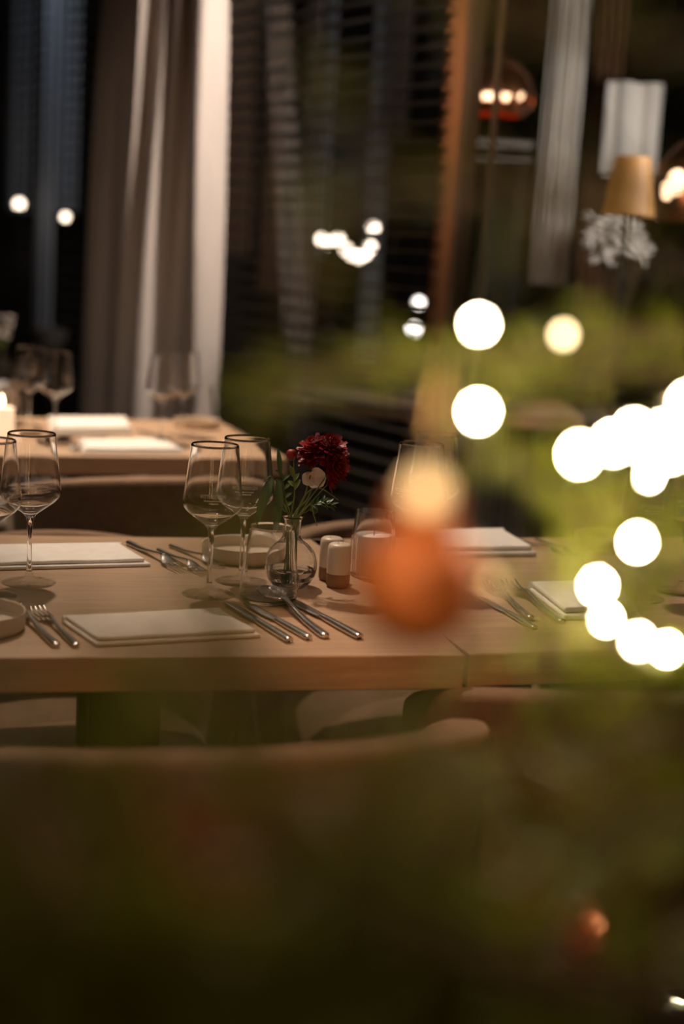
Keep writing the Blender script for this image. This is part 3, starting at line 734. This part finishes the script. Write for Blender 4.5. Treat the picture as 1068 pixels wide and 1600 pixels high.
f7 = flower('eucalyptus_sprig', 'upright sprig with small dark leaves at the left of the vase mouth', 'leaf sprig', (-.004, .006))
stemtube([BOT + Vector((-.003, .006, 0)), NECK + Vector((-.004, .003, 0)), fp(446, 780, .01), fp(441, 742, .015)], .0012, .0008, f7)
b = MB()
for k in range(9):
    y = 800 - k * 7; sx = 1 if k % 2 else -1
    leaf(b, fp(447 - k * .7, y, .01), fp(447 - k * .7 + sx * 12, y - 9, .006), .0038, .1)
b.build('leaflets', 'leaf', f7, 60, world=True)

# ------------------------------------------------------------------ room reflections in the panes, built as objects beyond the glass
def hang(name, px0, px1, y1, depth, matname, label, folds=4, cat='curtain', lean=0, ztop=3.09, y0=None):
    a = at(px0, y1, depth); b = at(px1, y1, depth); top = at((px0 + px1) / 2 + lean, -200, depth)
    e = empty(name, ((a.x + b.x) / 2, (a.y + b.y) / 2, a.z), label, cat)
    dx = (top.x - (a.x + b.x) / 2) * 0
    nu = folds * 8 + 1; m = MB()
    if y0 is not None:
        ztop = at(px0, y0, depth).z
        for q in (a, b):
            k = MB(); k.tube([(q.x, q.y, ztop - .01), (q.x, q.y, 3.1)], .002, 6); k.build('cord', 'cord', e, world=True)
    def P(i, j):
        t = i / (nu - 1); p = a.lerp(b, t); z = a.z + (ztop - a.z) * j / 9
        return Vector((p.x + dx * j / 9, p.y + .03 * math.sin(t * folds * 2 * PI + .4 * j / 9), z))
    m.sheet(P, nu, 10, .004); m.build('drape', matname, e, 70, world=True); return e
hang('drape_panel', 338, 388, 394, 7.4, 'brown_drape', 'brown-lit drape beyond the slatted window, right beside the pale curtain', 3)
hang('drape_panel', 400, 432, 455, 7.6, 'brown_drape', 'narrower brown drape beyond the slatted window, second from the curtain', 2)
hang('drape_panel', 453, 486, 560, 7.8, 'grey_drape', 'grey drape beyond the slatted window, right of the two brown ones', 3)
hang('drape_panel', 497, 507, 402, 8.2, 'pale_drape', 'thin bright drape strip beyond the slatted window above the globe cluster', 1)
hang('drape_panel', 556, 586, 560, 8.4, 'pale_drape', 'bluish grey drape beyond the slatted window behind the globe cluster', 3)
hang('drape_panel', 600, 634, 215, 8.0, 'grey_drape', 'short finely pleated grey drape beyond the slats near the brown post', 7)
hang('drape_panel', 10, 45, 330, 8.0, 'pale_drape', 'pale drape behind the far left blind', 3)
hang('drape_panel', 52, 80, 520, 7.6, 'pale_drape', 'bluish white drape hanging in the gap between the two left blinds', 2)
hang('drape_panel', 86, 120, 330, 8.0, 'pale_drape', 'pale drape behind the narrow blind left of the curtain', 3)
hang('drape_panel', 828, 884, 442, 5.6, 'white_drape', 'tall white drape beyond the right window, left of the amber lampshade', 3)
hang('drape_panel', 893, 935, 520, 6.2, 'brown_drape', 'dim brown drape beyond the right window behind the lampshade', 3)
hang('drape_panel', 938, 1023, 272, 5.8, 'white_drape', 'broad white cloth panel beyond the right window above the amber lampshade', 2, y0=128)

def sideboard(px0, px1, ytop, depth, label):
    a = at(px0, ytop, depth); b = at(px1, ytop, depth); c = (a + b) / 2; L = (b - a).length
    e = empty('sideboard', (c.x, c.y + .2, 0), label, 'sideboard')
    m = MB(); m.box((0, 0, a.z / 2 + .03), (L, .4, a.z - .06)); m.build('cabinet_body', 'black_wood', e, 0, bevel=.003)
    m = MB(); m.box((0, 0, a.z - .012), (L + .02, .42, .024)); m.build('top_board', 'black_wood', e, 0, bevel=.003)
    m = MB(); m.box((0, .02, .03), (L - .04, .34, .06)); m.build('plinth', 'black_wood', e, 0)
    for k in (-1, 1):
        d = MB(); d.box((k * L / 4, -.206, a.z / 2), (L / 2 - .02, .012, a.z - .16)); dd = d.build('door', 'black_wood', e, 0, bevel=.002)
        h = MB(); h.box((k * .03, -.217, a.z / 2), (.012, .012, .12)); h.build('handle', 'alu', dd, 0)

def globe_lamp(name, pts, depth, r, matname, label, cat='pendant lamp'):
    ps = [at(x, y, depth + dd) for x, y, dd in pts]; c = sum(ps, Vector()) / len(ps)
    e = empty(name, (c.x, c.y, 3.08), label, cat)
    k = MB(); k.lathe([(.06, 0), (.06, .02)], 24, c=(c.x, c.y, 3.075)); k.build('ceiling_rose', 'black_steel', e, world=True)
    for p in ps:
        t = MB(); t.tube([(c.x + (p.x - c.x) * .2, c.y, 3.075), (p.x, p.y, p.z + .4), (p.x, p.y, p.z + r)], .002, 6); t.build('cord', 'cord', e, world=True)
        g = MB(); g.lathe([(max(.0004, r * math.sin(a)), -r * math.cos(a)) for a in [PI * q / 10 for q in range(11)]], 16, c=p); g.build('globe', matname, e, 60, world=True)
    return e
globe_lamp('cluster_pendant', [(503, 374, 0), (513, 379, .1), (528, 374, 0), (541, 390, .1), (549, 397, 0), (560, 401, .05), (570, 396, 0), (578, 386, .1)], 7.2, .026, 'globe', 'pendant with a cluster of glowing globes hanging beyond the slatted window')
globe_lamp('globe_pendant', [(583, 356, 0)], 7.4, .026, 'globe', 'single glowing globe hanging just above the cluster beyond the slats')
globe_lamp('globe_pendant', [(654, 473, 0)], 7.4, .026, 'cool_globe', 'upper glowing globe beside the brown window post')
globe_lamp('globe_pendant', [(646, 515, 0)], 7.2, .032, 'cool_globe', 'lower glowing globe beside the brown window post')
globe_lamp('globe_pendant', [(30, 319, 0)], 7.3, .026, 'globe', 'glowing globe beyond the far left window, left one')
globe_lamp('globe_pendant', [(102, 339, 0)], 7.3, .020, 'globe', 'glowing globe beyond the narrow left blind, right one')

# copper pendant with a ring of bulbs beyond the right window
def copper_pendant():
    c = at(775, 150, 5.2); e = empty('copper_pendant', (c.x, c.y, 3.08), 'wide copper pendant lamp with a row of bulbs beyond the right window', 'pendant lamp')
    s = MB(); s.lathe([(.02, .15), (.07, .125), (.115, .075), (.135, .02), (.138, .0), (.134, .0), (.130, .02), (.110, .072), (.066, .120), (.018, .145)], 48, c=(c.x, c.y, c.z - .005), cap=False); s.build('shade', 'copper', e, 60, world=True)
    r = MB(); r.lathe([(.10, -.07), (.132, -.035), (.136, -.03), (.132, -.028), (.10, -.064)], 48, c=c, cap=False); r.build('lower_ring', 'copper', e, 60, world=True)
    k = MB(); k.tube([(c.x, c.y, 3.08), (c.x, c.y, c.z + .14)], .004, 8); k.build('cord', 'cord', e, world=True)
    for (px, r_) in ((737, .020), (762, .022), (790, .017), (812, .013)):
        p = at(px, 149, 5.10); b = MB(); b.lathe([(max(.0004, r_ * math.sin(a) * .9), -r_ * 1.15 * math.cos(a)) for a in [PI * q / 8 for q in range(9)]], 14, c=p); b.build('bulb', 'glow_bulb', e, 60, world=True)
    for k_ in range(6):
        a = 2 * PI * k_ / 6; q = MB(); q.tube([(c.x + .133 * math.cos(a), c.y + .133 * math.sin(a), c.z), (c.x + .133 * math.cos(a), c.y + .133 * math.sin(a), c.z - .032)], .003, 6); q.build('strut', 'copper', e, world=True)
copper_pendant()
# pale shelf rail under the pendant
a = at(722, 226, 6.4); b_ = at(832, 226, 6.4); c = (a + b_) / 2
e = empty('wall_shelf', (c.x, c.y, c.z - .02), 'pale shelf rail on dark uprights below the copper pendant beyond the right window', 'shelf')
m = MB(); m.box(c, ((b_ - a).length, .10, .03)); m.build('rail', 'rail', e, 0, world=True, bevel=.003)
m = MB(); m.box(c - Vector((0, 0, .07)), ((b_ - a).length, .10, .012)); m.build('rail', 'rail', e, 0, world=True)
for q in (-.4, 0, .4):
    m = MB(); m.box((c.x + q * (b_ - a).length, c.y + .03, c.z / 2), (.02, .03, c.z)); m.build('upright', 'black_steel', e, 0, world=True)

def table_lamp():
    bt = at(980, 336, 4.7); tp = at(985, 248, 4.7)
    rb, rt = 40 / FPX * 4.7, 27 / FPX * 4.7; h = tp.z - bt.z
    e = empty('floor_lamp', (bt.x, bt.y, 0), 'floor lamp with lit amber cone shade beyond the right window', 'lamp')
    s = MB(); s.lathe([(rb, 0), (rt, h), (rt - .003, h), (rb - .003, 0)], 48, c=bt, cap=False); s.build('lamp_shade', 'amber_shade', e, 60, world=True)
    p = MB(); p.tube([(bt.x, bt.y, .02), (bt.x, bt.y, bt.z + h * .6)], .008, 10); p.build('pole', 'black_steel', e, world=True)
    b = MB(); b.lathe([(.0005, 0), (.13, 0), (.13, .012), (.02, .022), (.0005, .024)], 40, c=(bt.x, bt.y, 0)); b.build('base', 'black_steel', e, 60, world=True)
    for a in range(3):
        k = MB(); k.tube([(bt.x, bt.y, bt.z + h * .92), (bt.x + rt * math.cos(a * 2.09), bt.y + rt * math.sin(a * 2.09), bt.z + h * .97)], .002, 6); k.build('shade_spoke', 'black_steel', e, world=True)
    g = MB(); g.lathe([(.0004, -.03), (.018, -.02), (.025, 0), (.018, .02), (.0004, .03)], 16, c=(bt.x, bt.y, bt.z + h * .45)); g.build('bulb', 'glow_bulb', e, 60, world=True)
table_lamp()
def copper_bowl_lamp():
    c = at(1085, 300, 4.3); e = empty('copper_pendant', (c.x, c.y, 3.08), 'copper dome pendant glowing at the right edge beyond the window', 'pendant lamp')
    s = MB(); s.lathe([(.02, .16), (.06, .14), (.11, .08), (.125, .0), (.11, -.09), (.105, -.088), (.12, 0), (.105, .075), (.055, .133), (.018, .152)], 48, c=c, cap=False); s.build('shade', 'copper', e, 60, world=True)
    k = MB(); k.tube([(c.x, c.y, 3.08), (c.x, c.y, c.z + .155)], .004, 8); k.build('cord', 'cord', e, world=True)
    for (px, py, r_) in ((1057, 285, .028), (1042, 298, .020)):
        p = at(px, py, 4.12); b = MB(); b.lathe([(max(.0004, r_ * math.sin(a)), -r_ * 1.3 * math.cos(a)) for a in [PI * q / 8 for q in range(9)]], 14, c=p); b.build('bulb', 'glow_bulb', e, 60, world=True)
copper_bowl_lamp()
# dried plant behind the floor lamp
pc = at(962, 420, 5.3); e = empty('dried_plant', (pc.x, pc.y, 0), 'pale dried plant in a tall dark pot below the amber lampshade', 'plant')
m = MB(); m.lathe([(.0005, 0), (.10, 0), (.14, .5), (.135, .75), (.125, .75), (.12, .72), (.0005, .7)], 32, c=(pc.x, pc.y, 0)); m.build('pot', 'black_wood', e, 60, world=True)
m = MB(); s = MB(); rnd = random.Random(3)
for k in range(40):
    tx, ty = rnd.uniform(922, 1008), rnd.uniform(345, 405); t = at(tx, ty, 5.3 + rnd.uniform(-.1, .1)); b0 = Vector((pc.x, pc.y, .70))
    s.tube([b0, b0.lerp(t, .5) + Vector((0, 0, .05)), t], .0015, 5)
    for q in range(6):
        an = Vector((rnd.uniform(-1, 1), rnd.uniform(-.5, .5), rnd.uniform(-.4, 1))).normalized(); leaf(m, t, t + an * .055, .010, .1, n=4)
s.build('stem', 'bark', e, 60, world=True); m.build('leaf', 'white_drape', e, 60, world=True); e.children[-1]['label'] = 'pale papery leaves'
bp = at(78, 546, 7.4); e = empty('bowl_planter', (bp.x, bp.y, 0), 'pale round bowl on a dark stand beyond the left windows', 'bowl')
m = MB(); m.lathe([(.0005, 0), (.05, .0), (.075, .04), (.092, .11), (.088, .11), (.07, .045), (.045, .008), (.0005, .006)], 40, c=bp); m.build('bowl', 'grey_drape', e, 60, world=True)
m = MB(); m.tube([(bp.x, bp.y, .01), (bp.x, bp.y, bp.z + .002)], .02, 12); m.lathe([(.0005, 0), (.14, 0), (.14, .012), (.0005, .014)], 32, c=(bp.x, bp.y, 0)); m.build('stand', 'black_wood', e, 60, world=True)
# table beyond the right window, standing in for the reflected back table
cE = at(905, 722, 4.9); 
table('dining_table', Vector((cE.x, cE.y, 0)), rad(-2), 1.1, .7, 'dim brown table beyond the right pane, standing in for the reflected back table', legs=((.2, .2), (.2, .5), (.9, .2), (.9, .5)))
lamp('added_fill_beyond_right', 'AREA', (1.45, 4.4, 1.75), (1.2, 5.8, 1.8), 17, (1, .88, .78), .4)  # added unseen light for the drapes and plant on the right
lamp('added_fill_beyond_left', 'AREA', (-1.2, 7.0, 2.95), (-1.6, 8.0, 2.3), 3.2, (.72, .84, 1), .4)  # added cool light for the pale drapes on the left
lamp('added_fill_beyond_middle', 'AREA', (-0.1, 6.2, 2.95), (-0.3, 8.0, 2.0), 1.2, (1, .78, .58), .5)  # added dim light for the drapes behind the wide blind

# ------------------------------------------------------------------ objects on the farthest table
p = onz(4, 596, TZ); e = empty('dried_flower_bottle', (p.x, p.y, TZ + .0003), 'small bottle with dried flowers on the farthest table at the left edge', 'vase')
m = MB(); m.lathe([(.0005, 0), (.028, 0), (.03, .01), (.03, .06), (.012, .085), (.011, .11), (.0085, .11), (.009, .085), (.026, .06), (.026, .01), (.0005, .006)], 32); m.build('bottle', 'glass', e, 60)
m = MB(); s = MB(); rnd = random.Random(8)
for k in range(14):
    t = Vector((rnd.uniform(-.05, .05), rnd.uniform(-.05, .05), rnd.uniform(.14, .24))); s.tube([(0, 0, .01), (0, 0, .11), t], .001, 5)
    for q in range(8):
        d = Vector((rnd.uniform(-1, 1), rnd.uniform(-1, 1), rnd.uniform(-1, 1))); petal(m, t, d, Vector((0, 0, 1)), .016, .004, .1, 4)
s.build('stem', 'stem', e, 60); m.build('blossom', 'pink_white', e, 60)

# ------------------------------------------------------------------ the fir tree in the foreground
TR = Vector((.52, .78, 0))
tree = empty('fir_tree', (TR.x, TR.y, 0), 'lit fir tree with blurred green branches close to the camera on the right and below', 'tree')
m = MB(); m.tube([(TR.x, TR.y, .1), (TR.x, TR.y, 1.0), (TR.x + .01, TR.y, 1.9)], [.045, .032, .008], 14); m.build('trunk', 'bark', tree, 60, world=True)
m = MB(); m.lathe([(.0005, 0), (.15, 0), (.19, .18), (.195, .22), (.18, .22), (.17, .18), (.0005, .16)], 40, c=(TR.x, TR.y, 0)); m.build('pot', 'clay', tree, 60, world=True)
def needles(mb, P, n_per_m, L, rnd, W=.0011, spread=1.0):
    tot = sum((P[i + 1] - P[i]).length for i in range(len(P) - 1)); n = int(tot * n_per_m); acc = []
    for i in range(len(P) - 1): acc.append((P[i + 1] - P[i]).length)
    for k in range(n):
        x = rnd.random() * tot; i = 0
        while i < len(acc) - 1 and x > acc[i]: x -= acc[i]; i += 1
        d = (P[i + 1] - P[i]); p = P[i] + d * (x / max(acc[i], 1e-6)); dn = d.normalized()
        o = dn.orthogonal().normalized(); o.rotate(Matrix.Rotation(rnd.uniform(0, 2 * PI), 3, dn))
        o.y *= .6; v = (dn * rnd.uniform(.35, .95) + o * spread).normalized(); l = L * rnd.uniform(.75, 1.15)
        s = v.cross(Vector((rnd.uniform(-1, 1), rnd.uniform(-1, 1), rnd.uniform(-1, 1)))).normalized() * W; q = v.cross(s).normalized() * W * .5
        mid = p + v * l * .5; tip = p + v * l
        b = len(mb.v)
        mb.v += [tuple(p - s * .5), tuple(p + s * .5), tuple(mid + s), tuple(mid + q), tuple(mid - s), tuple(mid - q), tuple(tip)]
        mb.f += [(b, b + 1, b + 2, b + 3), (b + 1, b, b + 4, b + 5), (b, b + 3, b + 4), (b + 1, b + 5, b + 2), (b + 2, b + 6, b + 3), (b + 3, b + 6, b + 4), (b + 4, b + 6, b + 5), (b + 5, b + 6, b + 2)]
def branch(pts, seed, dens=900, L=.022, sides=5, sl=.05, r0=.004, root=None, W=.0011):
    rnd = random.Random(seed)
    P = [at(x, y, d) for x, y, d in pts]
    if root is not None: P = [Vector((TR.x, TR.y, root))] + P
    C = catmull(P, 8); tw = MB(); nd = MB()
    tw.tube(C, [r0 * (1 - .75 * i / (len(C) - 1)) for i in range(len(C))], 7)
    st = 8 if root is not None else 0
    needles(nd, C[st:], dens, L, rnd, W)
    for k in range(sides):
        i = int(st + (len(C) - 2 - st) * (k + .5 + rnd.uniform(-.3, .3)) / sides); t = (C[i + 1] - C[i]).normalized()
        o = t.cross(Vector((rnd.uniform(-.3, .3), 1, rnd.uniform(-.3, .3)))).normalized() * (1 if k % 2 else -1)
        e_ = C[i] + (t * .8 + o * .7 + Vector((0, rnd.uniform(-.3, .3), 0))).normalized() * sl * rnd.uniform(.7, 1.2)
        sd = catmull([C[i], C[i].lerp(e_, .5), e_], 3); tw.tube(sd, [.0016] * (len(sd) - 1) + [.0008], 5); needles(nd, sd, dens, L * .9, rnd, W)
    b = tw.build('branch', 'bark', tree, 60, world=True); nd.build('needles', 'needle', b, 0, world=False, loc=None)
    # needles share the branch's frame
    for c in b.children:
        c.location = -wloc(tree)
    return b
BR = [
    # upper right, dim
    (dict(pts=[(1150, 60, .50), (930, 40, .47), (740, 70, .45)], root=1.45, sides=3), 140),
    (dict(pts=[(1150, 300, .54), (900, 290, .50), (640, 300, .47), (520, 310, .45)], root=1.30, sides=4), 170),
    (dict(pts=[(1150, 420, .60), (960, 350, .56), (780, 330, .54)], root=1.28, sides=3), 90),
    # the long bright one reaching left at y 580
    (dict(pts=[(1150, 520, 0.748), (900, 540, 0.728), (690, 565, 0.708), (500, 577, 0.668), (360, 588, 0.648)], root=1.22, sides=4, sl=.03), 800),
    (dict(pts=[(1150, 590, 0.768), (960, 570, 0.748), (800, 600, 0.728), (740, 625, 0.718)], root=1.20, sides=4), 450),
    (dict(pts=[(1150, 760, 0.768), (1000, 790, 0.748), (870, 805, 0.728)], root=1.12), 1200),
    (dict(pts=[(1150, 900, 0.833), (1030, 900, 0.833), (920, 930, 0.813)], root=1.06), 900),
    (dict(pts=[(1150, 1020, 0.813), (1000, 1020, 0.793), (850, 1005, 0.773), (720, 1010, 0.753)], root=1.02, sides=4), 420),
    (dict(pts=[(1150, 1080, 0.813), (1010, 1070, 0.793), (890, 1060, 0.783)], root=1.0), 1000),
    (dict(pts=[(1150, 1160, .64), (960, 1160, .60), (800, 1180, .56), (640, 1240, .53)], root=.96), 500),
    (dict(pts=[(1150, 1280, .58), (1000, 1300, .54), (830, 1300, .50), (690, 1320, .48), (560, 1400, .46)], root=.92), 500),
    (dict(pts=[(1150, 1440, .62), (1050, 1478, .58), (960, 1545, .55), (840, 1600, .53)], root=.86), 900),
    (dict(pts=[(1150, 1340, .64), (960, 1320, .60), (780, 1400, .56), (600, 1520, .54)], root=.88), 900),
    # from below, rising
    (dict(pts=[(900, 1800, .50), (620, 1560, .46), (430, 1330, .44), (405, 1230, .44)], root=.70, sides=4), 1209),
    (dict(pts=[(800, 1900, .48), (430, 1660, .43), (230, 1420, .41), (60, 1160, .40)], root=.66, sides=3), 1047),
    (dict(pts=[(700, 2000, .46), (330, 1700, .42), (120, 1500, .40), (-40, 1420, .40)], root=.64), 2418),
    (dict(pts=[(760, 1900, .46), (520, 1640, .44), (330, 1480, .42), (180, 1400, .42)], root=.66), 1612),
    (dict(pts=[(900, 1850, .50), (700, 1600, .48), (590, 1460, .46), (550, 1360, .46)], root=.70), 1209),
    (dict(pts=[(1000, 1800, .52), (760, 1640, .50), (640, 1560, .48), (480, 1540, .46)], root=.72), 2619),
    (dict(pts=[(1000, 1700, .56), (860, 1600, .54), (700, 1560, .52), (560, 1580, .50)], root=.76), 2619),
    (dict(pts=[(620, 2000, .44), (300, 1780, .41), (80, 1640, .40), (-60, 1600, .40)], root=.62), 3022),
    # thin sprays drifting over the left of the table
    (dict(pts=[(800, 1500, .45), (520, 1130, .42), (420, 1060, .41), (300, 1040, .40)], root=.80, sides=3), 300),
    (dict(pts=[(700, 1500, .43), (420, 1130, .40), (330, 990, .40), (150, 950, .39), (-40, 935, .38)], root=.78, sides=5), 420),
]
for i, (k, dn) in enumerate(BR): branch(seed=20 + i, dens=dn, **k)

# string of fairy lights on the tree
AP = .05 / 1.8
BL = [(748, 507, 74), (880, 523, 64), (747, 643, 78), (905, 710, 80), (958, 692, 78), (990, 673, 76), (1012, 700, 74), (1038, 677, 80), (1046, 705, 76), (1013, 745, 58), (1075, 630, 76), (995, 847, 70), (933, 915, 69), (946, 967, 63), (997, 1002, 68), (1041, 1014, 64), (1058, 1578, 60)]
lights = None; pts = []
for (x, y, dia) in BL: pts.append(at(x, y, 1 / (1 / 2.10 + (dia - 12) / (FPX * AP))))
lights = empty('string_lights', pts[5], 'string of warm glowing fairy lights wound through the fir branches', 'string lights')
order = [0, 2, 1, 3, 4, 5, 6, 9, 8, 7, 10, 11, 12, 13, 14, 15, 16]
cp = []
rnd = random.Random(4)
for a_, b__ in zip(order, order[1:]):
    A, B = pts[a_] + Vector((0, .004, -.008)), pts[b__] + Vector((0, .004, -.008)); cp += [A, A.lerp(B, .5) + Vector((.004, .012, -.004))]
cp.append(pts[order[-1]] + Vector((0, .004, -.008)))
cp = [at(900, -80, .6), at(800, 300, .6)] + cp
m = MB(); m.tube(catmull(cp, 5), .0006, 5); m.build('cable', 'cable', lights, 60, world=True)
for i, p in enumerate(pts):
    s_ = .0032; b = MB(); b.lathe([(max(.0003, s_ * math.sin(a)), -s_ * 1.1 * math.cos(a)) for a in [PI * q / 8 for q in range(9)]], 14, c=p); b.build('bulb', 'dim_bulb' if i == 1 else 'bulb', lights, 60, world=True)
    k = MB(); k.lathe([(.0016, -.0085), (.0022, -.0075), (.0022, -.0042)], 10, c=p); k.build('socket', 'cable', lights, 60, world=True)

# copper bauble
bc = at(653, 916, .56); R = .0255
e = empty('copper_bauble', (bc.x, bc.y, bc.z), 'round copper bauble hanging from the fir in front of the candle holder', 'bauble')
m = MB(); m.lathe([(max(.0004, R * math.sin(PI * q / 32)), -R * math.cos(PI * q / 32)) for q in range(33)], 48); m.build('ball', 'matt_copper', e, 80)
m = MB(); m.lathe([(.0125, R * .86), (.0130, R * .93), (.0125, R + .010), (.0085, R + .0125), (.0005, R + .013)], 28); cap = m.build('cap', 'matt_copper', e, 60)
m = MB(); m.tube([Vector((.0045 * math.cos(a), 0, R + .0165 + .0045 * math.sin(a))) for a in [2 * PI * q / 16 for q in range(17)]], .0006, 6); m.build('ring', 'gold', cap, 60)
hp = at(690, 600, .57) - bc
m = MB(); m.tube([Vector((0, 0, R + .021)), Vector((0, 0, R + .05)), Vector(hp) * .6 + Vector((0, 0, .01)), Vector(hp)], .0005, 5); m.build('hanging_thread', 'gold', e, 60)
globs = []
for nm, (x, y, d, s_), lab in (('fairy_light', (665, 766, .50, .0058), 'dim amber fairy light in front of the right wine glass, above the copper bauble'), ('fairy_light', (770, 908, .64, .0026), 'dim tan fairy light right of the copper bauble'),):
    p = at(x, y, d); e = empty(nm, p, lab, 'light')
    b = MB(); b.lathe([(max(.0003, s_ * math.sin(a)), -s_ * 1.1 * math.cos(a)) for a in [PI * q / 8 for q in range(9)]], 14, c=(0, 0, 0)); b.build('bulb', 'faint_bulb', e, 60)
    k = MB(); k.tube([(0, .002, s_), (.002, .004, .02), (Vector(at(720, 600, .58)) - p)], .0005, 5); k.build('cable', 'cable', e, 60)
# small copper cone ornament at lower right
p = at(905, 1458, 1.02); e = empty('copper_cone_ornament', p, 'small copper cone ornament glinting low on the right among dark branches', 'ornament')
m = MB(); rnd = random.Random(2)
for k in range(60):
    t = k / 59; a = k * 2.4; d = Vector((math.cos(a), math.sin(a), .5 - t)).normalized(); petal(m, Vector((0, 0, .02 - .04 * t)) + d * .002, d, Vector((0, 0, 1)), .012 * math.sin(PI * (.15 + .75 * t)) + .003, .005, .3, 4)
m.build('scales', 'copper', e, 40)
m = MB(); m.tube([(0, 0, .0), (0, 0, .03), Vector(at(990, 1420, .62)) - Vector(p)], .0005, 5); m.build('hanging_thread', 'cable', e, 60)
